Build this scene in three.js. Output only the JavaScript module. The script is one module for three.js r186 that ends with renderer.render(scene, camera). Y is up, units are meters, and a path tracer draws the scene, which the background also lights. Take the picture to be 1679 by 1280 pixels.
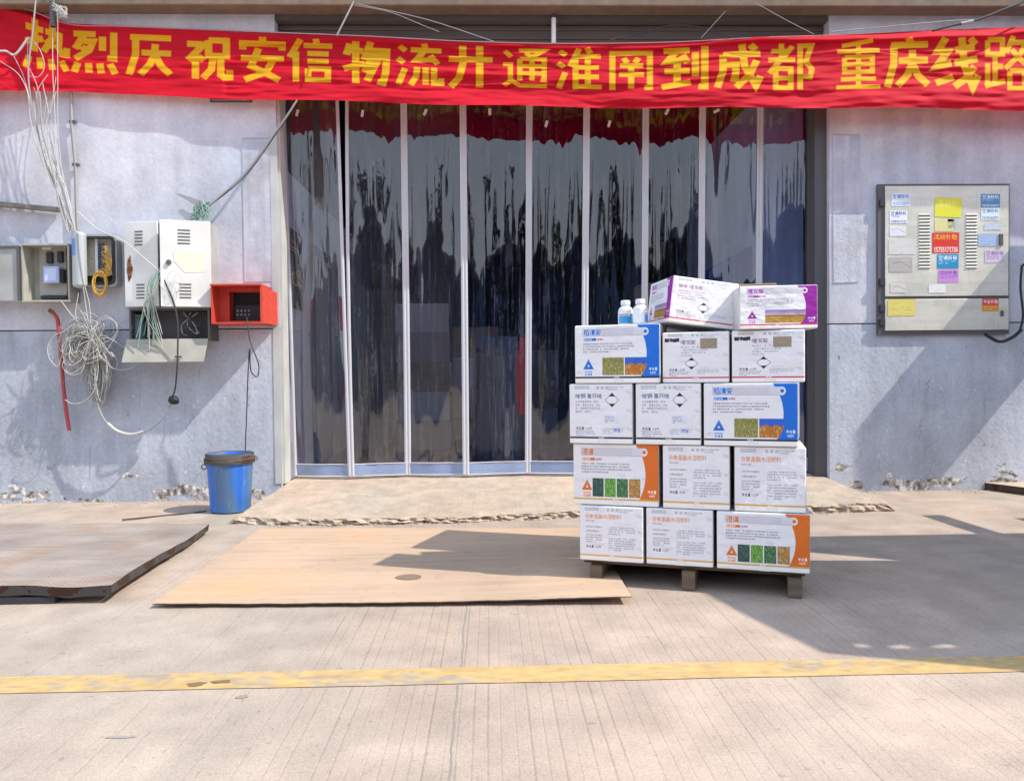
import * as THREE from 'three';
import { mergeGeometries, toCreasedNormals } from 'three/addons/utils/BufferGeometryUtils.js';
import { RoundedBoxGeometry } from 'three/addons/geometries/RoundedBoxGeometry.js';

// ---------- camera, sky, sun, exposure ----------
const scene = new THREE.Scene();
const F = 1300, EYE = new THREE.Vector3(0, 1, 6.45), DEG = Math.PI / 180;
const camera = new THREE.PerspectiveCamera(2 * Math.atan(640 / F) / DEG, 1679 / 1280, 0.05, 400);
camera.position.copy(EYE);
camera.rotation.set(-1.2 * DEG, -1.5 * DEG, -0.57 * DEG, 'YXZ');
camera.updateMatrixWorld();
const renderer = new THREE.WebGLRenderer({ antialias: true });
renderer.toneMapping = THREE.LinearToneMapping;
renderer.toneMappingExposure = 1.14;
renderer.shadowMap.enabled = true;
const SUN = new THREE.Vector3(0.85, 1, 0.31).normalize();
{ // hazy summer sky
  const w = 256, h = 128, d = new Float32Array(w * h * 4);
  for (let j = 0; j < h; j++) for (let i = 0; i < w; i++) {
    const el = ((j + 0.5) / h - 0.5) * Math.PI, s = Math.max(0, Math.sin(el)), az = ((i + 0.5) / w - 0.5) * 2 * Math.PI;
    const dir = new THREE.Vector3(Math.cos(el) * Math.cos(az), Math.sin(el), Math.cos(el) * Math.sin(az));
    const k = Math.pow(1 - s, 2.2), g = Math.pow(Math.max(0, dir.dot(SUN)), 6) * 0.25, o = (j * w + i) * 4;
    d[o] = 0.68 + 0.82 * k + g; d[o + 1] = 0.90 + 0.68 * k + g * 0.95; d[o + 2] = 1.30 + 0.40 * k + g * 0.85; d[o + 3] = 1;
    if (el < 0) { d[o] = 0.5; d[o + 1] = 0.48; d[o + 2] = 0.45; }
  }
  const t = new THREE.DataTexture(d, w, h, THREE.RGBAFormat, THREE.FloatType);
  t.mapping = THREE.EquirectangularReflectionMapping; t.magFilter = THREE.LinearFilter; t.needsUpdate = true;
  scene.background = t; scene.environment = t;
  scene.backgroundIntensity = 0.95; scene.environmentIntensity = 0.95;
}
const sun = new THREE.DirectionalLight(new THREE.Color(1, 0.93, 0.83), 4.5);
sun.position.copy(SUN).multiplyScalar(30); sun.castShadow = true; sun.shadow.radius = 1.2;
sun.shadow.mapSize.set(4096, 4096);
Object.assign(sun.shadow.camera, { left: -14, right: 14, top: 14, bottom: -14, near: 1, far: 80 });
scene.add(sun, sun.target);

// ---------- helpers ----------
let seed = 7;
const rnd = () => { seed = (seed * 1664525 + 1013904223) >>> 0; return seed / 4294967296; };
const rr = (a, b) => a + (b - a) * rnd();
const V = (x, y, z) => new THREE.Vector3(x, y, z);
const ray = (u, v) => V((u - 839.5) / F, (640 - v) / F, -1).applyEuler(camera.rotation);
const W = (u, v, z = 0) => { const r = ray(u, v); return EYE.clone().addScaledVector(r, (z - EYE.z) / r.z); };   // photo point at depth plane z
const G = (u, v, y = 0) => { const r = ray(u, v); return EYE.clone().addScaledVector(r, (y - EYE.y) / r.y); };   // photo point on a level plane
const used = {};
const numbered = (n) => { const k = used[n] = (used[n] ?? -1) + 1; return k ? n + '_' + String(k).padStart(3, '0') : n; };
function hash(x, y, s) { let h = (x * 374761393 + y * 668265263 + s * 974634777) | 0; h = Math.imul(h ^ (h >>> 13), 1274126177); return ((h ^ (h >>> 16)) >>> 0) / 4294967296; }
function vnoise(x, y, s = 0, px = 0, py = 0) {
  let x0 = Math.floor(x), y0 = Math.floor(y); const fx = x - x0, fy = y - y0, m = (a, p) => p ? ((a % p) + p) % p : a;
  const sx = fx * fx * (3 - 2 * fx), sy = fy * fy * (3 - 2 * fy);
  const a = hash(m(x0, px), m(y0, py), s), b = hash(m(x0 + 1, px), m(y0, py), s), c = hash(m(x0, px), m(y0 + 1, py), s), e = hash(m(x0 + 1, px), m(y0 + 1, py), s);
  return a + (b - a) * sx + (c - a) * sy + (a - b - c + e) * sx * sy;
}
const fbm = (x, y, s, oct = 4, px = 0, py = 0) => { let a = 0, w = 0.5, t = 0; for (let i = 0; i < oct; i++) { a += w * vnoise(x, y, s + i, px, py); t += w; x *= 2; y *= 2; px *= 2; py *= 2; w *= 0.5; } return a / t; };
function pix(w, h, fn, srgb = true) {           // computed texture, fn(u, v) with v up -> [r, g, b] 0..1
  const d = new Uint8Array(w * h * 4);
  for (let j = 0; j < h; j++) for (let i = 0; i < w; i++) {
    const c = fn((i + 0.5) / w, (j + 0.5) / h, i, j), o = (j * w + i) * 4;
    d[o] = c[0] * 255; d[o + 1] = c[1] * 255; d[o + 2] = c[2] * 255; d[o + 3] = 255;
  }
  return dress(new THREE.DataTexture(d, w, h), srgb);
}
function dress(t, srgb = true) { t.magFilter = THREE.LinearFilter; t.minFilter = THREE.LinearFilter; t.wrapS = t.wrapT = THREE.RepeatWrapping; if (srgb) t.colorSpace = THREE.SRGBColorSpace; t.needsUpdate = true; return t; }
function rep(t, x, y) { const c = t.clone(); c.repeat.set(x, y); c.needsUpdate = true; return c; }
function canvas(w, h, fn) { const c = document.createElement('canvas'); c.width = w; c.height = h; const g = c.getContext('2d'); fn(g, w, h); return c; }
const ctex = (w, h, fn) => { const t = new THREE.CanvasTexture(canvas(w, h, fn)); return dress(t); };
const lin = (r, g, b) => new THREE.Color().setRGB(r, g, b);
const mat = (c, o = {}) => new THREE.MeshStandardMaterial({ color: Array.isArray(c) ? lin(...c) : c, roughness: 0.7, ...o });
const phys = (c, o = {}) => new THREE.MeshPhysicalMaterial({ color: Array.isArray(c) ? lin(...c) : c, roughness: 0.5, ...o });

function mesh(name, geo, m, parent) { const o = new THREE.Mesh(geo, m); o.name = parent && parent !== scene ? name : numbered(name); o.castShadow = o.receiveShadow = true; (parent ?? scene).add(o); return o; }
function tag(o, label, category, group) { o.userData.label = label; o.userData.category = category; if (group) o.userData.group = group; return o; }
function thing(name, label, category, p = V(0, 0, 0), group) { const o = new THREE.Group(); o.name = numbered(name); o.position.copy(p); scene.add(o); return tag(o, label, category, group); }
const struct = (o) => { o.userData.kind = 'structure'; return o; };
function box(w, h, d, x, y, z, r = 0) { const g = r ? new RoundedBoxGeometry(w, h, d, 2, r) : new THREE.BoxGeometry(w, h, d); g.translate(x, y, z); return g; }
const span = (x0, x1, y0, y1, z0, z1, r = 0) => box(x1 - x0, y1 - y0, z1 - z0, (x0 + x1) / 2, (y0 + y1) / 2, (z0 + z1) / 2, r);
function metres(g, s = 1) {   // uv in metres from the position, by the way each face points
  const n = g.index ? g.toNonIndexed() : g, p = n.attributes.position, uv = new Float32Array(p.count * 2), nn = n.attributes.normal;
  for (let i = 0; i < p.count; i++) {
    const b = i - i % 3, ax = Math.abs(nn.getX(b) + nn.getX(b + 1) + nn.getX(b + 2)), ay = Math.abs(nn.getY(b) + nn.getY(b + 1) + nn.getY(b + 2)), az = Math.abs(nn.getZ(b) + nn.getZ(b + 1) + nn.getZ(b + 2));
    const [u, v] = ay >= ax && ay >= az ? [p.getX(i), p.getZ(i)] : ax > az ? [p.getZ(i), p.getY(i)] : [p.getX(i), p.getY(i)];
    uv[i * 2] = u * s; uv[i * 2 + 1] = v * s;
  }
  n.setAttribute('uv', new THREE.BufferAttribute(uv, 2)); return n;
}
function tube(pts, r, seg = 0, rad = 6, closed = false) { return new THREE.TubeGeometry(new THREE.CatmullRomCurve3(pts, closed, 'centripetal'), seg || Math.max(8, pts.length * 7), r, rad, closed); }
const wire = (px, z, r, seg) => tube(px.map(([u, v, zz]) => W(u, v, zz ?? z)), r, seg);      // cable through photo points standing z off the wall
const merge = (list) => mergeGeometries(list.map((g) => { const n = g.index ? g.toNonIndexed() : g; for (const k of Object.keys(n.attributes)) if (!['position', 'normal', 'uv'].includes(k)) n.deleteAttribute(k); n.morphAttributes = {}; return n; }));
function grid(nx, ny, fn, uvfn) {             // surface fn(s, t) -> Vector3
  const P = [], U = [], I = [];
  for (let j = 0; j <= ny; j++) for (let i = 0; i <= nx; i++) { const s = i / nx, t = j / ny, p = fn(s, t); P.push(p.x, p.y, p.z); const q = uvfn ? uvfn(s, t, p) : [s, t]; U.push(q[0], q[1]); }
  for (let j = 0; j < ny; j++) for (let i = 0; i < nx; i++) { const a = j * (nx + 1) + i, b = a + 1, c = a + nx + 1, d = c + 1; I.push(a, b, d, a, d, c); }
  const g = new THREE.BufferGeometry();
  g.setAttribute('position', new THREE.Float32BufferAttribute(P, 3)); g.setAttribute('uv', new THREE.Float32BufferAttribute(U, 2)); g.setIndex(I); g.computeVertexNormals(); return g;
}
const lerpTab = (tab, x) => { if (x <= tab[0][0]) return tab[0][1]; for (let i = 1; i < tab.length; i++) if (x <= tab[i][0]) { const [a, p] = tab[i - 1], [b, q] = tab[i]; return p + (q - p) * (x - a) / (b - a); } return tab[tab.length - 1][1]; };

// ---------- Chinese characters as strokes (100 x 100 grid) ----------
const DOTS4 = '14,74 6,96;36,74 38,96;60,74 64,96;82,74 94,96', WATER = '8,8 22,18;4,36 18,46;20,58 6,96;';
const GLYPH = {
  热: '6,20 44,20;26,2 26,58 14,57;6,48 44,36;48,20 78,20 77,48 84,60 94,60 94,44;64,2 62,34 44,62;50,36 68,50;' + DOTS4,
  烈: '4,10 52,10;28,10 8,44;22,26 46,26 38,46 8,66;22,38 32,48;66,14 66,46;90,4 90,62 76,61;' + DOTS4,
  庆: '52,0 58,12;14,14 94,14;20,14 20,50 6,96;30,44 94,44;60,24 60,48 50,72 28,94;60,50 72,74 94,92',
  厌: '8,12 96,12;20,14 20,50 6,96;32,46 96,46;62,26 60,50 50,72 30,94;62,50 74,74 94,92',
  祝: '6,22 42,22 8,58;24,38 24,98;30,48 42,58;52,12 90,12 90,46 52,46 52,12;62,46 58,76 40,96;78,46 78,88 86,93 97,92 97,76',
  安: '50,0 50,12;8,30 8,16 92,16 92,30;4,48 96,48;42,26 26,66 50,76 86,96;74,48 58,78 12,96',
  信: '30,2 6,44;20,30 20,98;62,0 64,10;36,16 98,16;44,34 90,34;44,51 90,51;46,68 88,68 88,93 46,93 46,68',
  物: '16,8 8,34;12,24 44,24;28,2 28,98;2,66 48,52;60,2 46,44;54,22 94,22 92,70 86,95 74,92;70,24 46,72;84,24 52,92',
  流: WATER + '60,0 64,10;32,15 98,15;60,18 44,38 86,36;74,26 90,46;46,54 44,76 32,96;64,54 64,94;82,54 82,90 97,90 97,78',
  开: '4,32 98,32;34,0 34,44 26,76 8,97;70,0 70,98',
  通: '8,10 22,24;4,42 20,42 20,78;6,93 22,80 40,92 98,92;38,8 90,8 68,22;52,13 66,23;40,28 92,28 92,78 84,77;40,28 40,80;40,45 92,45;40,62 92,62;66,28 66,80',
  淮: WATER + '50,2 30,44;42,26 42,98;66,0 74,14;42,21 96,21;42,46 92,46;42,68 92,68;42,91 98,91;68,21 68,91',
  南: '10,98 10,14 90,14 90,92 78,92;34,24 42,36;66,24 58,36;26,42 76,42;24,62 78,62;50,42 50,94',
  到: '6,10 62,10;34,10 14,34 56,30;46,20 58,38;8,56 62,56;35,38 35,88;2,92 64,82;74,14 74,70;94,2 94,93 80,92',
  成: '16,24 96,24;16,24 16,60 4,96;18,46 44,46 42,78 32,76;56,2 62,50 86,92 96,72;88,38 72,70 44,96;74,4 86,16',
  都: '8,18 50,18;30,2 30,34;2,36 60,36;54,8 4,64;18,54 50,54 50,94 18,94 18,54;18,74 50,74;70,98 70,8 94,8 82,40 95,56 91,72 76,70',
  重: '82,2 14,11;4,22 96,22;20,34 80,34 80,64 20,64 20,34;20,49 80,49;50,8 50,92;12,78 88,78;2,94 98,94',
  线: '26,2 8,28 30,28 6,56 38,50;4,88 42,76;46,26 88,20;44,50 94,42;60,2 66,56 84,94 96,72;88,56 70,78 44,94;78,4 90,16',
  路: '8,8 40,8 40,34 8,34 8,8;24,34 24,84;24,56 42,56;8,50 8,88;2,92 46,82;64,2 48,32;58,14 90,14 80,34 46,60;60,26 76,42 98,58;56,64 88,64 88,95 56,95 56,64',
  空: '50,0 50,10;8,28 8,14 92,14 92,28;36,24 14,46;62,24 88,44;18,56 82,56;50,56 50,92;6,94 94,94',
  调: '10,8 22,20;4,36 20,36 20,86 32,78;44,8 40,96;44,10 92,10 92,94 84,94;54,30 82,30;68,18 68,46;52,46 84,46;56,58 80,58 80,80 56,80 56,58',
  移: '36,4 6,16;4,32 44,32;24,12 24,98;22,40 4,68;28,44 44,58;66,2 50,28;64,12 90,12 56,48;72,48 48,76;68,58 94,58 48,98',
  机: '4,26 44,26;24,2 24,98;22,34 4,66;28,40 42,54;56,10 54,60 42,96;56,10 82,10 82,86 96,90 96,72',
  拆: '4,24 36,24;22,2 22,94 10,92;4,62 38,50;86,4 52,14;52,14 50,60 40,96;52,42 98,42;76,42 76,98;64,60 88,74',
  装: '14,6 14,44;30,2 30,48;50,18 96,18;72,2 72,42;54,42 92,42;4,56 96,56;50,46 50,58 8,84;40,70 40,96 60,88;50,60 92,96;84,64 66,76',
  补: '18,2 26,14;4,24 42,24 6,62;24,44 24,98;32,48 44,60;62,2 62,98;64,34 94,54',
  胎: '10,8 10,60 4,96;10,8 36,8 36,94 28,94;10,32 36,32;10,54 36,54;64,4 50,38 90,34;80,20 94,44;54,54 90,54 90,94 54,94 54,54',
  专: '14,20 86,20;46,2 36,46 78,46 52,74;4,38 96,38;36,62 70,92',
  业: '36,6 36,90;64,6 64,90;12,30 26,66;90,30 74,66;4,92 96,92',
  动: '8,16 46,16;2,40 50,40;26,42 10,80 46,74;38,58 50,86;54,28 94,28 90,90 78,88;72,4 70,48 50,96',
  净: '6,10 20,26;6,84 22,56;50,2 32,30;46,14 76,14 62,30;36,30 86,30 86,66 36,66;28,48 98,48;60,30 60,94 48,92',
  含: '50,2 4,44;50,2 96,44;46,26 56,36;26,44 74,44 60,60;24,62 78,62 78,96 24,96 24,62',
  量: '24,4 76,4 76,28 24,28 24,4;24,16 76,16;4,38 96,38;22,48 78,48 78,72 22,72 22,48;22,60 78,60;50,48 50,94;14,82 86,82;4,95 96,95',
  道: '8,10 22,24;4,42 20,42 20,78;6,92 22,80 40,92 98,92;46,2 52,14;80,2 74,14;34,18 98,18;46,32 86,32 86,80 46,80 46,32;46,48 86,48;46,64 86,64',
  麦: '10,12 90,12;16,26 84,26;4,40 96,40;50,2 50,40;40,42 8,72;34,58 78,58 8,98;30,68 92,98',
  氨: '24,2 8,30;22,16 90,16;24,28 84,28;14,40 78,40 82,86 94,96;12,60 12,54 70,54;34,60 24,78 62,96;56,66 12,96;8,68 72,68',
  基: '12,14 88,14;30,2 30,56;70,2 70,56;30,28 70,28;30,42 70,42;4,56 96,56;28,58 8,80;72,58 94,78;50,62 50,96;22,78 78,78;8,96 92,96',
  酸: '4,8 50,8;8,28 46,28 46,96 8,96 8,28;20,8 20,50;34,8 34,50;8,66 46,66;8,82 46,82;76,2 60,26 92,22;82,12 96,30;66,36 54,50;80,36 96,48;70,48 56,72;66,60 90,60 54,98;62,72 96,98',
  水: '50,2 50,92 38,88;8,30 40,30 6,84;88,22 58,46;56,34 94,84',
  溶: WATER + '64,0 66,10;34,26 34,14 96,14 96,26;54,24 40,40;76,24 92,40;66,36 34,64;66,36 98,64;46,66 86,66 86,96 46,96 46,66',
  肥: '10,8 10,60 4,96;10,8 38,8 38,94 30,94;10,32 38,32;10,56 38,56;52,8 52,86 60,92 96,92 96,74;52,10 92,10 92,52 52,52;72,10 72,52',
  料: '8,12 16,34;46,8 38,32;2,42 54,42;28,2 28,98;26,50 4,80;32,52 52,72;64,12 76,24;60,36 72,48;56,68 98,58;86,2 86,98',
  联: '2,8 46,8;10,8 10,84;38,8 38,98;10,32 38,32;10,56 38,56;2,88 44,80;60,4 66,20;88,4 80,20;52,26 96,26;50,50 98,50;74,26 72,60 48,96;76,56 98,94',
  苯: '4,16 96,16;32,2 32,28;68,2 68,28;6,44 94,44;50,28 50,98;46,46 8,82;54,46 92,82;30,76 70,76',
  噻: '4,16 28,16 28,70 4,70 4,16;66,0 68,8;38,20 38,10 98,10 98,20;46,26 90,26;46,38 90,38;36,52 98,52;58,18 58,52;78,18 78,52;54,54 36,72;80,54 98,70;46,76 90,76;66,62 66,94;38,95 98,95',
  虫: '20,14 80,14 80,50 20,50 20,14;50,0 50,84;8,90 84,80;72,64 94,96',
  胺: '8,8 8,60 2,96;8,8 32,8 32,94 26,94;8,32 32,32;8,56 32,56;68,0 68,10;42,26 42,14 96,14 96,26;38,50 98,50;62,26 50,66 92,96;84,50 74,76 40,96',
  铜: '22,2 4,28;16,22 40,22;4,42 42,42;10,60 40,60;24,22 24,92 42,80;50,98 50,8 96,8 96,94 88,94;60,26 86,26;62,42 84,42 84,70 62,70 62,42',
  氟: '24,2 8,30;22,16 90,16;24,28 84,28;14,40 78,40 82,86 94,96;18,54 66,54 66,66 18,66 18,80 68,80 66,96;34,46 34,70 22,98;52,46 52,98',
  环: '4,12 40,12;6,42 38,42;22,12 22,78;2,84 42,72;46,12 98,12;74,12 48,56;72,34 72,98;76,44 96,66',
  唑: '4,20 28,20 28,74 4,74 4,20;48,20 36,56;48,36 60,54;84,20 72,54;84,36 98,54;66,4 66,90;40,66 94,66;34,92 98,92',
  清: WATER + '36,12 96,12;42,26 92,26;34,40 98,40;66,2 66,40;46,98 46,52 88,52 88,94 80,94;46,66 88,66;46,80 88,80',
  稻: '36,4 6,16;4,32 44,32;24,12 24,98;22,40 4,68;90,4 52,12;54,18 60,30;72,16 74,28;92,18 84,32;60,40 52,46 52,94 92,94 92,46 76,46;52,70 66,70;78,70 92,70',
  升: '44,6 10,18;4,44 96,44;32,16 32,50 10,96;70,4 70,98',
};
const WORDS = Object.keys(GLYPH).slice(19);
function glyph(g, ch, x, y, w, h, lw) {       // draws one character in the box x, y, w, h
  g.lineWidth = lw; g.lineCap = 'butt'; g.lineJoin = 'miter';
  for (const s of GLYPH[ch].split(';')) {
    g.beginPath();
    s.trim().split(' ').forEach((p, i) => { const [a, b] = p.split(',').map(Number), X = x + a * w / 100, Y = y + b * h / 100; i ? g.lineTo(X, Y) : g.moveTo(X, Y); });
    g.stroke();
  }
}
function write(g, text, x, y, size, color, lw = size * 0.11, gap = 1.08) { g.strokeStyle = color; g.fillStyle = color; for (const ch of text) { if (GLYPH[ch]) { glyph(g, ch, x, y, size, size, lw); x += size * gap; } else { g.font = `bold ${size}px sans-serif`; g.fillText(ch, x, y + size * 0.9); x += g.measureText(ch).width + 1; } } }
function lines(g, x, y, w, n, pitch, size, color) {     // small print: rows of tiny characters
  for (let r = 0; r < n; r++) { const end = r === n - 1 ? w * rr(0.3, 0.8) : w * rr(0.9, 1); for (let k = 0; k * size * 1.12 < end; k++) if (rnd() > 0.05) write(g, WORDS[Math.floor(rnd() * WORDS.length)], x + k * size * 1.12, y + r * pitch, size, color, size * 0.1); }
}

// ---------- surface textures ----------
const N1 = pix(512, 512, (u, v) => { const a = fbm(u * 8, v * 8, 3, 6, 8, 8); return [a, a, a]; }, false);
const groundMap = pix(2048, 2048, (u, v, i, j) => {      // 6 m of brushed concrete
  const big = fbm(u * 5, v * 5, 11, 5, 5, 5), mid = fbm(u * 40, v * 40, 21, 3, 40, 40), fine = hash(i, j, 5);
  const row = vnoise(u * 160, v * 2, 31, 160, 2), gx = u * 150, fg = Math.abs(gx - Math.floor(gx) - 0.5 - 0.25 * (vnoise(Math.floor(gx), v * 3, 77, 0, 3) - 0.5));
  const patch = fbm(u * 7 + 3, v * 7, 91, 4, 7, 7);
  const gw = hash(Math.floor(gx), 3, 33), groove = fg < 0.02 + 0.035 * gw ? Math.min(1, Math.max(0, (row * 0.8 + patch * 1.3 - 0.82) * 3)) * (0.35 + 0.65 * gw) : 0;
  const spk = vnoise(u * 400, v * 400, 61, 400, 400) > 0.93 ? 1 : 0;
  let k = 0.685 + 0.085 * (big - 0.5) + 0.13 * (mid - 0.5) + 0.10 * (fine - 0.5) - 0.065 * groove - 0.07 * spk;
  const pink = 0.05 * (patch - 0.5);
  return [k * (1 + pink), k * 0.905 * (1 - pink * 0.4), k * 0.815 * (1 - pink)];
});
const groundBump = pix(2048, 2048, (u, v, i, j) => {
  const mid = fbm(u * 90, v * 90, 24, 3, 90, 90), row = vnoise(u * 160, v * 2, 31, 160, 2), gx = u * 150, fg = Math.abs(gx - Math.floor(gx) - 0.5 - 0.25 * (vnoise(Math.floor(gx), v * 3, 77, 0, 3) - 0.5)), patch = fbm(u * 7 + 3, v * 7, 91, 4, 7, 7);
  const k = 0.55 + 0.25 * (mid - 0.5) + 0.12 * (hash(i, j, 8) - 0.5) - (fg < 0.02 + 0.035 * hash(Math.floor(gx), 3, 33) ? 0.26 * Math.min(1, Math.max(0, (row * 0.8 + patch * 1.3 - 0.82) * 3)) : 0);
  return [k, k, k];
}, false);
const wallMap = pix(1024, 1024, (u, v, i, j) => {         // 4 m of old grey-blue wall paint
  const big = fbm(u * 4, v * 4, 41, 5, 4, 4), streak = fbm(u * 40, v * 3, 51, 3, 40, 3), fine = hash(i, j, 15), blot = fbm(u * 16, v * 16, 43, 4, 16, 16);
  let k = 0.795 + 0.15 * (big - 0.5) + 0.09 * (streak - 0.5) + 0.05 * (fine - 0.5) + 0.10 * (blot - 0.5) + 0.04 * (vnoise(u * 260, v * 260, 55, 260, 260) - 0.5); const rub = fbm(u * 22, v * 34, 49, 4, 22, 34); k += 0.05 * (rub - 0.5);
  const warm = 0.05 * (fbm(u * 6, v * 6, 47, 3, 6, 6) - 0.5);
  return [k * (0.985 + warm), k * 0.99, k * (1.035 - warm)];
});
const wallBump = pix(512, 512, (u, v, i, j) => { const k = 0.5 + 0.5 * (fbm(u * 30, v * 30, 71, 4, 30, 30) - 0.5) + 0.15 * (fbm(u * 6, v * 6, 72, 3, 6, 6) - 0.5); return [k, k, k]; }, false);
const lowMap = ctex(2048, 640, (g, w, h) => {             // 4.5 m x 1.4 m of scuffed lower wall with flaked paint
  const im = g.createImageData(w, h), d = im.data;
  for (let j = 0; j < h; j++) for (let i = 0; i < w; i++) {
    const u = i / w * 4.5, v = (h - j) / h * 1.4, o = (j * w + i) * 4;
    const big = fbm(u * 1.1, v * 1.1, 141, 5), blot = fbm(u * 5, v * 5, 143, 4), st = fbm(u * 12, v * 1.5, 145, 3), fine = hash(i, j, 15);
    let r = 0.70 + 0.18 * (big - 0.5) + 0.10 * (blot - 0.5) + 0.09 * (st - 0.5) + 0.06 * (fine - 0.5) + 0.045 * (vnoise(u * 60, v * 60, 147) - 0.5), gg = r * 1.03, b = r * 1.09;
    const e = fbm(u * 7, v * 14, 151, 5) + 0.9 * (0.10 - v), fl = fbm(u * 34, v * 34, 153, 4);    // bare plaster where the paint has flaked off
    if (e > 0.62) { const c = 0.66 + 0.45 * (fl - 0.5); r = c; gg = c * 0.96; b = c * 0.92; if (fl > 0.62) { r = 0.88; gg = 0.87; b = 0.85; } else if (fl < 0.36) { r = 0.42; gg = 0.39; b = 0.36; } }
    else if (e > 0.61) { r *= 0.78; gg *= 0.78; b *= 0.78; }
    d[o] = r * 255; d[o + 1] = gg * 255; d[o + 2] = b * 255; d[o + 3] = 255;
  }
  g.putImageData(im, 0, 0);
  for (let k = 0; k < 70; k++) { const x = rnd() * w, y = rnd() * h * 0.8, l = rr(20, 150), a = rr(0.05, 0.16); g.strokeStyle = `rgba(96,94,96,${a})`; g.lineWidth = rr(1, 7); g.beginPath(); g.moveTo(x, y); g.lineTo(x + rr(-4, 4), y + l); g.stroke(); }   // drips
  for (let k = 0; k < 60; k++) { const x = rnd() * w, y = rr(0.1, 1) * h; g.strokeStyle = `rgba(225,226,228,${rr(0.15, 0.6)})`; g.lineWidth = rr(0.6, 1.8); g.beginPath(); g.moveTo(x, y); g.lineTo(x + rr(-26, 26), y + rr(-30, 30)); g.stroke(); }
  for (let k = 0; k < 260; k++) {                          // chips and scratches
    const x = rnd() * w, y = h * (1 - Math.pow(rnd(), 1.5) * 0.95), s = rr(1, 5); g.fillStyle = rnd() > 0.25 ? `rgba(236,236,232,${rr(0.5, 0.95)})` : `rgba(60,62,70,${rr(0.4, 0.9)})`;
    g.beginPath(); g.moveTo(x, y); for (let q = 0; q < 6; q++) g.lineTo(x + rr(-s, s), y + rr(-s * 2.2, s * 2.2)); g.fill();
  }
  for (let k = 0; k < 26; k++) { let x = rnd() * w, y = rr(0.25, 0.95) * h; g.strokeStyle = `rgba(70,74,84,${rr(0.3, 0.7)})`; g.lineWidth = rr(0.7, 1.6); g.beginPath(); g.moveTo(x, y); for (let q = 0; q < 14; q++) { x += rr(-9, 9); y += rr(-3, 12); g.lineTo(x, y); } g.stroke(); }
});
const metalMap = pix(512, 512, (u, v, i, j) => { const k = 0.86 + 0.16 * (fbm(u * 5, v * 5, 61, 4, 5, 5) - 0.5) + 0.05 * (hash(i, j, 2) - 0.5); return [k, k, k * 0.99]; });
const rustMap = pix(512, 512, (u, v, i, j) => { const a = fbm(u * 6, v * 6, 66, 5, 6, 6), b = hash(i, j, 3) * 0.06; const k = a > 0.56 ? 0 : 1; return k ? [0.52 + b, 0.5 + b, 0.48 + b] : [0.42 + b, 0.27 + b, 0.17 + b]; });

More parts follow.
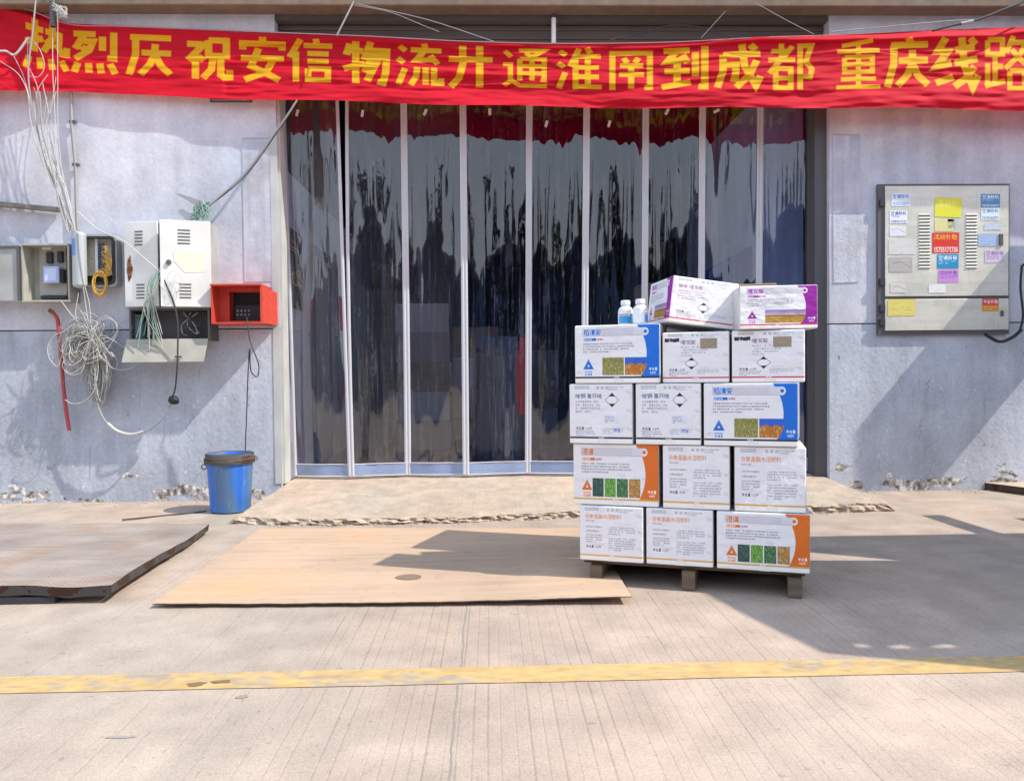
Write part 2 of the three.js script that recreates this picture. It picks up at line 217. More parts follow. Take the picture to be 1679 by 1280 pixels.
const M = {
  ground: mat([0.98, 0.98, 0.98], { map: rep(groundMap, 1 / 6, 1 / 6), bumpMap: rep(groundBump, 1 / 6, 1 / 6), bumpScale: 0.004, roughness: 0.92 }),
  ramp: mat([1.12, 1.12, 1.08], { map: rep(groundMap, 0.31, 0.27), bumpMap: rep(wallBump, 1.1, 1.1), bumpScale: 0.012, roughness: 0.95 }),
  wall: mat([1, 1, 1], { map: rep(wallMap, 0.25, 0.25), bumpMap: rep(wallBump, 0.9, 0.9), bumpScale: 0.004, roughness: 0.85 }),
  low: mat([1, 1, 1], { map: rep(lowMap, 1 / 4.5, 1 / 1.4), bumpMap: rep(wallBump, 1.2, 1.2), bumpScale: 0.006, roughness: 0.85 }),
  plaster: mat([0.9, 0.91, 0.93], { map: rep(wallMap, 0.7, 0.7), bumpMap: rep(wallBump, 2, 2), bumpScale: 0.003, roughness: 0.9 }),
  white: mat([0.8, 0.8, 0.78], { roughness: 0.5 }), jamb: mat([0.72, 0.72, 0.70], { map: rep(metalMap, 1, 1), roughness: 0.6 }),
  dark: mat([0.035, 0.035, 0.04]), black: mat([0.018, 0.018, 0.02], { roughness: 0.6 }), steelDark: mat([0.12, 0.115, 0.12], { roughness: 0.55, metalness: 0.3 }),
  cabinetGrey: mat([0.5, 0.51, 0.5], { map: rep(metalMap, 1.3, 1.3), roughness: 0.5 }), cabinetWhite: mat([1.02, 1.02, 0.99], { map: rep(metalMap, 0.7, 0.7), roughness: 0.42 }),
  beige: mat([0.55, 0.54, 0.46], { map: rep(metalMap, 2, 2), roughness: 0.6 }), red: mat([0.82, 0.09, 0.055], { map: rep(metalMap, 2, 2), roughness: 0.5 }),
  redPipe: mat([0.62, 0.10, 0.10], { map: rep(metalMap, 3, 3) }), inox: mat([0.90, 0.89, 0.82], { map: pix(512, 512, (u, v, i, j) => { const a = fbm(u * 5, v * 5, 261, 5, 5, 5), b = fbm(u * 3, v * 30, 263, 3, 3, 30), sc = fbm(u * 60, v * 20, 265, 3, 60, 20); const k = 0.90 + 0.20 * (a - 0.5) + 0.10 * (b - 0.5) - (sc > 0.68 ? 0.03 : 0) + 0.04 * (hash(i, j, 2) - 0.5); return [k, k * 0.985, k * 0.95]; }), roughness: 0.38, metalness: 0.18 }),
  cableWhite: mat([0.54, 0.53, 0.49], { roughness: 0.55 }), cableGrey: mat([0.33, 0.33, 0.33], { roughness: 0.6 }), cableDark: mat([0.045, 0.045, 0.05], { roughness: 0.55 }), cableYellow: mat([0.72, 0.42, 0.08]), cableGreen: mat([0.28, 0.42, 0.34]),
  cardboard: mat([0.50, 0.34, 0.20], { map: rep(metalMap, 2, 2), roughness: 0.9 }), cardWhite: mat([0.82, 0.81, 0.80], { map: rep(metalMap, 1.5, 1.5), roughness: 0.62 }),
  wood: mat([0.26, 0.21, 0.16], { map: pix(256, 256, (u, v) => { const k = 0.62 + 0.35 * fbm(u * 3, v * 40, 81, 4, 3, 40); return [k, k * 0.95, k * 0.88]; }), roughness: 0.9 }),
  concreteIn: mat([0.95, 0.95, 0.95], { map: rep(groundMap, 0.2, 0.2), bumpMap: rep(wallBump, 1, 1), bumpScale: 0.003, roughness: 0.8 }), wallIn: mat([1.0, 0.98, 0.98], { map: rep(wallMap, 0.4, 0.4), roughness: 0.9 }), gloomBlue: mat([0.10, 0.17, 0.40], { map: rep(metalMap, 0.5, 0.5), roughness: 0.5 }),
  shutter: mat([0.19, 0.16, 0.15], { map: rep(metalMap, 1, 1), roughness: 0.7 }), ledge: mat([0.52, 0.47, 0.42], { map: rep(groundMap, 0.4, 0.4), roughness: 0.9 }),
};

// ---------- ground ----------
{
  const g = new THREE.PlaneGeometry(160, 160); g.rotateX(-Math.PI / 2); g.translate(0, 0, 20);
  struct(mesh('ground', metres(g), M.ground));
  // expansion joint between two concrete pours, filled with dark grit
  const jp = (s, side) => V(-0.115 + 0.012 * (fbm(s * 40, 0, 7, 3) - 0.5) + side * (0.0005 + 0.0045 * fbm(s * 260, side, 5, 3)), 0.0012, 1.6 + s * 6);
  struct(mesh('expansion_joint', grid(260, 1, (s, t) => jp(s, t ? -1 : 1)), mat([0.28, 0.25, 0.21], { roughness: 1 })));
  // worn yellow line
  const holes = pix(2048, 48, (u, v, i, j) => { const n = fbm(u * 260, v * 5, 201, 3), m = fbm(u * 22, v * 1.2, 207, 4), k = 0.80 + 0.2 * fbm(u * 200, v * 8, 203, 3); const w = Math.min(0.85, Math.max(0.1, (n * 0.9 + m * 1.0 - 0.86) * 2.2)); return [0.88 * k * (1 - w) + w * 0.71 * k, 0.725 * k * (1 - w) + w * 0.655 * k, 0.46 * k * (1 - w) + w * 0.60 * k]; });
  const ym = mat([0.95, 0.95, 0.95], { map: rep(holes, 1 / 9, 1), roughness: 0.85 });
  const edge = (x, s) => 3.835 + s * 0.071 + 0.006 * (fbm(x * 9, s, 301, 3) - 0.5) - 0.004 * x;
  struct(mesh('yellow_road_line', grid(240, 1, (s, t) => V(-9 + 18 * s, 0.0025, edge(-9 + 18 * s, t ? -1 : 1)), (s, t) => [-9 + 18 * s, t]), ym));
  const stainM = mat([0.22, 0.13, 0.05], { roughness: 0.95 });
  const blot = (u, v, rx, rz, y, m, lab) => { const c = G(u, v, y), sh = []; for (let k = 0; k < 26; k++) { const a = k / 26 * Math.PI * 2, r = 0.65 + 0.6 * vnoise(Math.cos(a) * 2 + u, Math.sin(a) * 2 + v, 9); sh.push(new THREE.Vector2(Math.cos(a) * rx * r, Math.sin(a) * rz * r)); } const g = new THREE.ShapeGeometry(new THREE.Shape(sh)); g.rotateX(-Math.PI / 2); g.translate(c.x, y, c.z); return tag(mesh('stain', g, m), lab, 'stain'); };
  blot(322, 1121, 0.03, 0.02, 0.004, stainM, 'brown smear on the worn yellow line, the rounder one'); blot(363, 1117, 0.035, 0.016, 0.004, stainM, 'brown streaky smear on the worn yellow line, the longer one');
  blot(396, 1142, 0.018, 0.014, 0.0015, mat([0.30, 0.24, 0.21]), 'small dark spot on the concrete beside the yellow line');
  blot(195, 1208, 0.04, 0.008, 0.0015, mat([0.33, 0.29, 0.25]), 'thin grey scuff on bare concrete in front of the yellow line');
}
{ // concrete ramp up to the door, with a broken front edge
  const front = (x) => lerpTab([[-2.2, 1.0], [-1.66, 1.06], [-0.9, 1.13], [0, 1.08], [0.6, 1.0], [1.5, 0.98], [2.65, 0.92], [3, 0.85]], x) + 0.10 * (fbm(x * 3.5, 0, 401, 4) - 0.5) + 0.045 * (fbm(x * 22, 0, 405, 3) - 0.5);
  const g = grid(220, 34, (s, t) => {
    const e = Math.min(1, s / 0.02, (1 - s) / 0.02), back = -0.9, tt = Math.min(1, t / 0.85);
    let x = -1.69 + 4.46 * Math.min(1, Math.max(0, (s - 0.02) / 0.96)); const wide = Math.max(0, tt * 2.0 - 0.95) * 0.22; x += (s < 0.5 ? -wide * 0.3 : wide * 0.2) * Math.abs(s - 0.5) * 2;
    const zf = front(x); let z = back + (zf - back) * tt, y = lerpTab([[-0.9, 0.135], [-0.15, 0.13], [1.1, 0.042]], z) + 0.012 * (fbm(x * 2, z * 2, 411, 4) - 0.5);
    if (t > 0.85) { const k = (t - 0.85) / 0.15; y = y * (1 - k) - 0.004 * k; z += 0.09 * (fbm(x * 26, k * 5, 415, 3) - 0.5) * Math.sin(k * 3.14) + 0.012 * k; } else if (t > 0.78) y -= 0.02 * Math.max(0, fbm(x * 12, t * 30, 417, 3) - 0.5);
    if (e < 1) { y = y * e - 0.004; x += (s < 0.5 ? -1 : 1) * 0.05 * (1 - e); }
    return V(x, y, z);
  }, (s, t, p) => [p.x, p.z]);
  struct(mesh('concrete_ramp', toCreasedNormals(g, 0.45), M.ramp));
  const chunk = (u, v, r, lab) => { const c = G(u, v), g2 = new THREE.IcosahedronGeometry(r, 2), p = g2.attributes.position; for (let i = 0; i < p.count; i++) { const q = V(p.getX(i), p.getY(i), p.getZ(i)), k = 0.7 + 0.7 * fbm(q.x / r * 2 + u, q.y / r * 2 + q.z / r * 1.3, 421, 4); p.setXYZ(i, q.x * k * 1.3, Math.max(-r * 0.4, q.y * k * 0.6), q.z * k); } g2.computeVertexNormals(); g2.translate(c.x, r * 0.38, c.z); tag(mesh('concrete_chunk', metres(g2), M.ramp), lab, 'rubble'); };
  chunk(1436, 832, 0.07, 'broken lump of concrete at the corner of the ramp by the right wall'); chunk(1404, 838, 0.045, 'smaller crumbled lump of concrete under the broken ramp edge');
  // crumbs along the broken edge and the foot of the walls
  const bits = [];
  const crumb = (x, z, r) => { const b = new THREE.IcosahedronGeometry(r, 0); b.scale(rr(0.7, 1.5), rr(0.4, 0.9), rr(0.7, 1.3)); b.rotateY(rr(0, 6)); b.translate(x, r * 0.35, z); bits.push(b); };
  for (let k = 0; k < 260; k++) { const x = rr(-1.7, 2.75); crumb(x, front(x) + rr(0, 0.09) * rnd(), rr(0.003, 0.010)); }
  for (let k = 0; k < 150; k++) { const x = rnd() < 0.55 ? rr(-4.3, -1.75) : rr(2.85, 4.9); crumb(x, 0.01 + Math.pow(rnd(), 3) * 0.22, rr(0.003, 0.011)); }
  const o = mesh('concrete_crumbs', merge(bits), mat([0.40, 0.36, 0.31], { roughness: 1 })); o.userData.kind = 'stuff'; tag(o, 'loose crumbs of plaster and concrete along wall foot and ramp edge', 'debris');
}

// ---------- warehouse ----------
const XL = -1.705, XR = 2.785, YB = 1.385, YT = 3.93;
const house = thing('warehouse', 'grey painted warehouse front with a wide door opening and concrete ledge above', 'building');
{
  const T = 0.28, add = (n, g, m) => mesh(n, metres(g), m, house);
  for (const [a, b] of [[-9, XL], [XR, 9]]) {
    add('lower_wall', span(a, b, -0.1, YB - 0.006, -T, 0), M.low);
    add('upper_wall', span(a, b, YB + 0.004, YT + 1.2, -T, 0), M.wall);
    add('score_line', span(a, b, YB - 0.006, YB + 0.004, -T, -0.012), M.dark);
  }
  add('lintel', span(XL, XR, 3.86, YT + 1.2, -T, -0.02), M.shutter);
  add('ledge', span(-9, 9, W(800, 9, 0.17).y, 4.09, 0, 0.17, 0.012), M.ledge);
  add('ledge_lip', span(-9, 9, 4.09, 4.3, 0, 0.13), M.ledge);
  const sb = add('shutter_box', span(XL + 0.002, XR - 0.002, 3.60, 3.858, -0.42, -0.11, 0.01), M.shutter);
  for (const y of [3.66, 3.74, 3.81]) mesh('rib', span(XL + 0.01, XR - 0.01, y, y + 0.022, -0.11, -0.098), M.shutter, sb);
  add('curtain_rail', span(XL + 0.002, XR - 0.002, 3.40, 3.45, -0.29, -0.22), M.steelDark);
  // jambs
  add('door_jamb', span(XL + 0.001, XL + 0.022, 0.125, 3.598, -0.2, -0.03), M.jamb); add('door_jamb', span(XR - 0.10, XR - 0.001, 0.115, 3.598, -0.24, -0.05), M.steelDark);
  add('door_edge_trim', span(XL - 0.05, XL + 0.006, 0.13, 3.0, 0.0005, 0.006), M.jamb);
  // plaster patches where cables were chased in
  for (const [u0, v0, u1, v1] of [[402, 228, 444, 462], [1367, 222, 1409, 350]]) { const a = W(u0, v1), b = W(u1, v0); add('plaster_patch', span(a.x, b.x, a.y, b.y, -0.002, 0.004), M.plaster); add('patch_seam', span(a.x - 0.006, a.x, a.y, b.y, -0.002, 0.0055), M.plaster); add('patch_seam', span(b.x, b.x + 0.006, a.y, b.y, -0.002, 0.0055), M.plaster); add('patch_seam', span(a.x - 0.006, b.x + 0.006, b.y, b.y + 0.008, -0.002, 0.0055), M.cabinetGrey); }
  { const pm = mat([1, 1, 1], { map: rep(wallMap, 0.9, 0.9), bumpMap: rep(wallBump, 3, 3), bumpScale: 0.006, roughness: 0.95 });
    const pts = [[1366, 352], [1418, 352], [1424, 372], [1419, 430], [1408, 462], [1367, 464]].map(([u, v]) => W(u, v)), sh = new THREE.Shape(pts.map((p) => new THREE.Vector2(p.x, p.y)));
    const g = new THREE.ExtrudeGeometry(sh, { depth: 0.006, bevelEnabled: false }); add('plaster_patch', g, pm); }
  // small vent under the banner
  { const a = W(345, 168), b = W(413, 156), v = add('wall_vent', span(a.x, b.x, a.y, b.y, 0, 0.012), M.steelDark); for (let k = 0; k < 3; k++) mesh('vent_slat', box(b.x - a.x - 0.03, 0.006, 0.01, (a.x + b.x) / 2, a.y + 0.014 + k * 0.016, 0.016), M.cabinetGrey, v); }
  // the room behind
  const room = add('floor', span(-6, 8, -0.05, 0.118, -24, -0.85), M.concreteIn); void room;
  add('back_wall', span(-6, 8, 0, 5.2, -24.2, -24), M.gloomBlue); add('side_wall', span(-6.2, -6, 0, 5.2, -24, -0.28), M.gloomBlue); add('side_wall', span(8, 8.2, 0, 5.2, -24, -0.28), M.gloomBlue);  // dark blue of walls and roof carries the indoor shade in its colour
  for (const q of [[-9, -1.7, -24.3, 0.1], [0, 9, -24.3, 0.1], [-1.7, 0, -24.3, -4.2], [-1.7, 0, -0.5, 0.1]]) add('roof', span(q[0], q[1], 5.13, 5.3, q[2], q[3]), M.gloomBlue);
  add('added_skylight', span(-1.7, 0, 5.2, 5.204, -4.2, -0.5), phys([0.85, 0.87, 0.88], { transmission: 0.6, roughness: 1 }));  // translucent roof panel added only to brighten the partition near the door
  const part = add('partition', span(XL - 0.16, XL - 0.045, 0.1, 2.78, -4.4, -0.29), M.wallIn);
  mesh('partition_door', span(XL - 0.044, XL - 0.03, 0.118, 2.2, -2.1, -1.4), mat([0.36, 0.35, 0.34], { roughness: 0.7 }), part); mesh('door_frame', merge([span(XL - 0.044, XL - 0.012, 0.118, 2.28, -1.4, -1.33), span(XL - 0.044, XL - 0.012, 0.118, 2.28, -2.18, -2.1), span(XL - 0.044, XL - 0.012, 2.2, 2.28, -2.1, -1.4)]), M.steelDark, part);
  add('partition', span(XR - 0.25, XR + 0.1, 0.1, 3.6, -3.6, -0.8), M.wallIn);
}
{ // poster on the partition just inside the door
  const t = ctex(128, 320, (g, w, h) => { g.fillStyle = '#15121a'; g.fillRect(0, 0, w, h); g.fillStyle = '#b02a28'; g.fillRect(10, 40, 60, 16); g.fillStyle = '#c8b06a'; for (let k = 0; k < 40; k++) g.fillRect(20 + rnd() * 90, 150 + rnd() * 70, 10, 8); for (let k = 0; k < 6; k++) { g.fillStyle = '#9a9aa0'; g.fillRect(14, 250 + k * 10, 90, 3); } g.fillStyle = '#b0b0b8'; g.fillRect(14, 70, 80, 5); g.fillRect(14, 82, 64, 5); });
  const g = new THREE.PlaneGeometry(0.5, 0.70); g.rotateY(Math.PI / 2); g.translate(XL - 0.042, 1.95, -0.76);
  tag(mesh('poster', g, mat([1, 1, 1], { map: t, roughness: 0.5, side: THREE.DoubleSide })), 'dark poster on the pale partition just inside the curtain', 'poster');
}

// ---------- folding plastic curtain ----------
{
  const cur = thing('folding_curtain', 'clear plastic folding door curtain with white strips across the doorway', 'curtain', V(0, 0, 0));
  const pvc = phys([0.62, 0.72, 0.98], { transmission: 1, roughness: 0.03, ior: 1.85, map: pix(256, 512, (u, v) => { const k = 0.86 + 0.14 * fbm(u * 10, v * 3, 501, 3, 10, 3); return [k, k, k]; }), transmissionMap: pix(512, 512, (u, v, i, j) => { const a = fbm(u * 28, v * 4, 511, 4, 28, 4), b = fbm(u * 60, v * 60, 515, 3, 60, 60); const k = Math.min(1, Math.max(0.5, 1.13 - 0.30 * Math.max(0, a - 0.36) - 0.12 * b)); return [k, k, k]; }, false), side: THREE.DoubleSide });
  const dusty = pvc.clone(); dusty.transmission = 0.96; dusty.color = lin(0.86, 0.87, 0.95); const dusty2 = pvc.clone(); dusty2.transmission = 0.975; dusty2.color = lin(0.74, 0.78, 0.9);
  const hem = mat([0.38, 0.48, 0.74], { map: rep(metalMap, 2, 2), roughness: 0.35 });
  const bars = [[463, 482], [556, 576], [662, 669], [759, 764], [868, 866], [962, 957], [1059, 1055], [1152, 1148], [1247, 1242], [1339, 1334]];
  const pos = (k, right, y) => { const z = -0.255 + (k % 2 ? 0.045 : -0.035), shift = k === 1 && right ? 10 * Math.max(0, (y - 0.15) / 3.1) : 0, t = W(bars[k][0] + shift, 175, z), b = W(bars[k][1], 778, z); const s = (y - b.y) / (t.y - b.y); return V(b.x + (t.x - b.x) * s, y, z); };
  const tags = [[487, 185, 0.3], [594, 186, 0.15], [697, 184, 0.4], [803, 183, 0], [896, 203, 0.3], [999, 203, 0.3], [1094, 183, 0.5], [1175, 182, 1.1], null];
  for (let k = 0; k < 9; k++) {
    const y0 = 0.15, y1 = 3.42, amp = k === 0 ? 1.5 : 1;
    const at = (s, y) => { const a = pos(k, true, y), b = pos(k + 1, false, y), p = a.lerp(b, s), e = Math.min(1, 6 * s * (1 - s) + 0.1);
      const yy = (y - y0) / (y1 - y0), top = 0.35 + 0.65 * yy;
      p.z += e * top * amp * (0.070 * (vnoise(s * 2.4 + k * 7, y * 0.75, 521) - 0.5) + 0.013 * (vnoise(s * 6 + k * 13, y * 1.0 + k, 523) - 0.5) + 0.0062 * (vnoise(s * 16 + k * 5, y * 1.25, 527) - 0.5) + 0.0016 * (vnoise(s * 16, y * 9 + k, 529) - 0.5)); return p; };
    const pane = mesh('pane', grid(40, 170, (s, t) => at(s, y0 + 0.11 + (y1 - y0 - 0.11) * t), (s, t) => [s + k * 0.37, t * 2 + k * 0.21]), k === 0 ? dusty : k < 3 ? dusty2 : pvc, cur);
    mesh('hem_band', grid(12, 2, (s, t) => { const p = at(0.03 + 0.94 * s, y0 + 0.010 + 0.092 * t); p.z += 0.004; return p; }), hem, pane);
    for (const yb of [y0 + 0.006, y0 + 0.106]) mesh('hem_border', tube([0, 0.25, 0.5, 0.75, 1].map((s) => { const p = at(s, yb); p.z += 0.006; return p; }), 0.0032, 12, 5), M.white, pane);
    for (const q of [0, 1]) { const pts = [0, 0.2, 0.4, 0.6, 0.8, 1].map((t) => { const y = y0 + 0.01 + (y1 - y0 - 0.01) * t, p = pos(k + q, !q, y); p.x += q ? -0.014 : 0.014; p.z += 0.007; return p; });
      const b = grid(4, 5, (s, t) => pts[Math.round(t * 5)].clone().add(V((s - 0.5) * 0.028, 0, 0.006 * Math.sin(s * Math.PI)))); mesh('magnet_strip', b, phys([0.74, 0.74, 0.78], { roughness: 0.45, transmission: 0.25 }), pane); }
    if (tags[k]) { const [u, v, a] = tags[k], c = W(u, v, -0.2), g = box(0.022, 0.055, 0.003, 0, 0, 0); g.rotateZ(-a); g.translate(c.x, c.y, c.z); mesh('paper_tag', g, M.white, pane); }
  }
}

// ---------- things inside, seen through the curtain ----------
{
  const cart = (w, h, d) => box(w, h, d, 0, h / 2, 0, 0.006);
  const cm = [M.cardboard, mat([0.38, 0.31, 0.25], { roughness: 0.9 }), mat([0.55, 0.5, 0.45], { roughness: 0.9 })];
  const put = (x, z, n, w, h, d, turn, lab) => { for (let k = 0; k < n; k++) { const o = mesh('cardboard_carton', metres(cart(w, h, d)), cm[(k + Math.round(x * 3 + 9)) % 3]); o.position.set(x + rr(-0.02, 0.02), 0.12 + k * (h + 0.001), z + rr(-0.02, 0.02)); o.rotation.y = turn + rr(-0.04, 0.04); tag(o, lab, 'carton', 'cartons stacked inside behind the curtain'); } };
  put(-0.80, -3.0, 5, 0.62, 0.34, 0.5, 0.05, 'brown carton in the stack behind the second curtain panel'); put(-0.15, -3.3, 4, 0.56, 0.36, 0.5, -0.1, 'brown carton in the stack behind the third curtain panel');
  put(0.55, -4.6, 3, 0.6, 0.4, 0.5, 0.2, 'brown carton in the low stack far inside the warehouse'); put(1.75, -1.5, 5, 0.5, 0.35, 0.4, 0.05, 'tan carton in the stack behind the boxes on the pallet'); put(2.2, -1.25, 4, 0.42, 0.4, 0.4, 0, 'tan carton in the stack beside the dark right partition');
  const post = tag(mesh('wooden_post', metres(span(-1.18, -1.06, 0.118, 2.2, -2.3, -2.18)), M.wood), 'brown wooden post standing inside behind the second curtain panel', 'post'); void post;
  { // red cloth hanging on a hook
    const g = grid(24, 40, (s, t) => { const w = 0.022 + 0.034 * Math.sin(t * 2.6), a = s * Math.PI * 2; return V(0.30 + Math.cos(a) * w * (1 + 0.3 * Math.sin(a * 5)), 0.62 + 0.72 * (1 - t), -1.0 + Math.sin(a) * w * 0.6 * (1 + 0.3 * Math.cos(a * 4))); });
    const c = thing('red_cloth', 'red cloth bundled on a pole behind the fifth curtain panel', 'cloth'); mesh('fabric', g, mat([0.72, 0.02, 0.03], { roughness: 0.8, side: THREE.DoubleSide }), c); mesh('pole', tube([V(0.30, 0.118, -1.0), V(0.31, 0.8, -1.01), V(0.30, 1.56, -1.0)], 0.014), M.steelDark, c);
  }
  { const c = thing('black_hose', 'black hose looped on the floor behind the third curtain panel', 'hose'); mesh('hose', tube([V(-0.95, 0.55, -1.0), V(-0.85, 0.2, -0.95), V(-0.5, 0.135, -0.85 - 0.06), V(-0.22, 0.3, -0.95), V(-0.14, 0.7, -1.05), V(-0.12, 1.25, -1.15)], 0.016, 60), M.black, c); mesh('hook_post', span(-0.14, -0.09, 0.118, 1.4, -1.22, -1.17), M.steelDark, c); }
  { const c = thing('floor_board', 'grey board leaning upright behind the fifth curtain panel', 'board'); mesh('panel', metres(box(0.42, 1.25, 0.03, 0.05, 0.745, -1.35)), mat([0.15, 0.15, 0.145]), c); mesh('foot', box(0.5, 0.05, 0.3, 0.05, 0.144, -1.4), M.steelDark, c); }
  { const a = new THREE.Shape([[-0.18, 0], [0.24, 0], [0.24, 0.42], [-0.18, 0.2]].map(([x, y]) => new THREE.Vector2(x, y))), g = new THREE.ExtrudeGeometry(a, { depth: 0.25, bevelEnabled: false }); g.translate(2.28, 1.79, -1.4);
    tag(mesh('blue_crate', g, mat([0.012, 0.02, 0.16], { roughness: 0.45 })), 'dark blue box with a sloping top standing on the cartons by the right partition', 'box'); }
  { const c = thing('dustpan', 'red brush and pan hung on the partition behind the first panel', 'tool'); mesh('pan', box(0.03, 0.28, 0.2, -1.655, 0.82, -2.6, 0.008), mat([0.45, 0.05, 0.04]), c); mesh('handle', box(0.02, 0.35, 0.025, -1.66, 1.13, -2.6), mat([0.45, 0.05, 0.04]), c); }
}

// ---------- banner ----------
{
  const top = [[-260, -40], [-60, -20], [0, 0], [45, 14], [110, 38], [200, 42], [450, 52], [600, 58], [750, 66], [900, 70], [1100, 68], [1250, 60], [1350, 57], [1500, 50], [1679, 44], [2000, 34]];
  const bot = [[-260, 150], [0, 148], [110, 148], [200, 155], [330, 160], [450, 163], [700, 170], [900, 175], [1050, 177], [1350, 176], [1500, 177], [1679, 181], [2000, 188]];
  const zoff = [[-260, 0.16], [0, 0.13], [110, 0.075], [300, 0.085], [440, 0.115], [900, 0.16], [1350, 0.23], [2000, 0.30]];
  const U0 = -260, U1 = 1960;
  const tex = ctex(2048, 128, (g, w, h) => {
    const im = g.createImageData(w, h), d = im.data;
    for (let j = 0; j < h; j++) for (let i = 0; i < w; i++) { const k = 0.94 + 0.10 * (fbm(i / 14, j / 5, 601, 4) - 0.5), o = (j * w + i) * 4; d[o] = 240 * k; d[o + 1] = 6 * k; d[o + 2] = 44 * k; d[o + 3] = 255; }
    g.putImageData(im, 0, 0);
    const sx = w / (U1 - U0), text = [...'热烈厌祝安信物流开通淮南到成都重庆线路'], at = [75, 155, 245, 340, 430, 508, 600, 687, 771, 860, 950, 1035, 1122, 1212, 1297, 1408, 1489, 1570, 1652];
    g.strokeStyle = '#ffc21c';
    text.forEach((ch, i) => { const cw = (i > 14 ? 76 : 77) * sx, x = (at[i] - U0) * sx - cw / 2, y0 = i > 13 ? 0.09 : 0.08, y1 = i > 13 ? 0.76 : 0.74; glyph(g, ch, x, y0 * h, cw, (y1 - y0) * h, { 重: 8, 通: 8.4, 都: 8.8, 路: 8.4, 淮: 9.4, 南: 9.6, 热: 10.5, 流: 10, 信: 10.2 }[ch] ?? 11.5); });
  });
  const fold = (s, t) => { // cross folds running along the cloth
    const x = s * 30; return 0.030 * (fbm(x * 0.22, t * 3.2, 611, 3) - 0.5) + 0.030 * (vnoise(x * 0.6 + t * 2, t * 8, 613) - 0.5) + 0.018 * (vnoise(x * 1.4 - t * 4, t * 19, 617) - 0.5) + 0.009 * (vnoise(x * 3 + t * 6, t * 34, 619) - 0.5) + 0.022 * Math.exp(-Math.pow((t - 0.93 - 0.02 * Math.sin(x)) / 0.035, 2)); };
  const g = grid(560, 60, (s, t) => { const u = U0 + (U1 - U0) * s, vt = lerpTab(top, u), vb = lerpTab(bot, u) + 1.2 * Math.sin(u * 0.02), zb = lerpTab(zoff, u), z = zb - t * (1.4 - 0.4 * t) * Math.min(0.12, zb - 0.035) + fold(s, t) * (zb < 0.1 ? 0.7 : 1.4); return W(u, vb + (vt - vb) * t, z); });
  const cloth = phys([1, 1, 1], { map: tex, roughness: 0.7, transmission: 0.36, specularIntensity: 0.4, side: THREE.DoubleSide });
  const b = thing('red_banner', 'long red cloth banner with yellow Chinese characters hung above the doorway', 'banner');
  mesh('cloth', g, cloth, b);
  mesh('hanging_cord', wire(top.map(([u, v]) => [u, v + 1]).filter((p) => p[0] > -300), 0.11, 0.003, 120), M.cableGrey, b);
}
{ // wires and fittings above the banner
  const c1 = thing('overhead_wire', 'thin wire bracing from the ledge down to the banner, forked', 'wire');
  mesh('stay', wire([[580, 2, 0.18], [566, 30, 0.2], [552, 58, 0.2]], 0.18, 0.007), M.cableGrey, c1); mesh('wire', wire([[580, 8], [640, 20], [690, 40], [720, 52]], 0.18, 0.0024), M.cableGrey, c1); mesh('wire', wire([[584, 6], [700, 32], [810, 68]], 0.18, 0.003), M.cableGrey, c1);
  const c2 = thing('overhead_wire', 'dark sagging wire over the banner between the tube and the door corner', 'wire'); mesh('wire', wire([[1000, 66], [1060, 52], [1105, 41], [1150, 46], [1200, 60]], 0.1, 0.005), M.cableDark, c2);
  const c3 = thing('overhead_wire', 'pair of thin pale wires running down from the ledge to the banner', 'wire'); mesh('wire', wire([[1190, 18], [1150, 62]], 0.18, 0.0022), M.cableGrey, c3); mesh('wire', wire([[1238, 4], [1290, 33], [1335, 56]], 0.19, 0.0022), M.cableGrey, c3);
  const c4 = thing('overhead_cable', 'thick dark cable with a taped joint above the end of the banner', 'cable'); mesh('cable', wire([[1760, -60], [1679, 2], [1650, 14], [1600, 33], [1560, 42], [1530, 50]], 0.26, 0.010), M.cableDark, c4); mesh('wire', wire([[1364, 52], [1460, 43], [1560, 34], [1600, 32]], 0.2, 0.004), M.cableGrey, c4); mesh('taped_joint', wire([[1596, 35], [1575, 39]], 0.262, 0.014), M.cableGrey, c4);
  const l = thing('lamp_tube', 'short white tube hanging upright between the ledge and the banner', 'lamp tube'), a = W(908, 30, 0.03), z = W(908, 76, 0.03); mesh('tube', tube([z, a], 0.019, 4, 12), M.white, l); mesh('end_cap', tube([a, a.clone().add(V(0, 0.03, 0))], 0.014, 2, 10), M.steelDark, l);
}

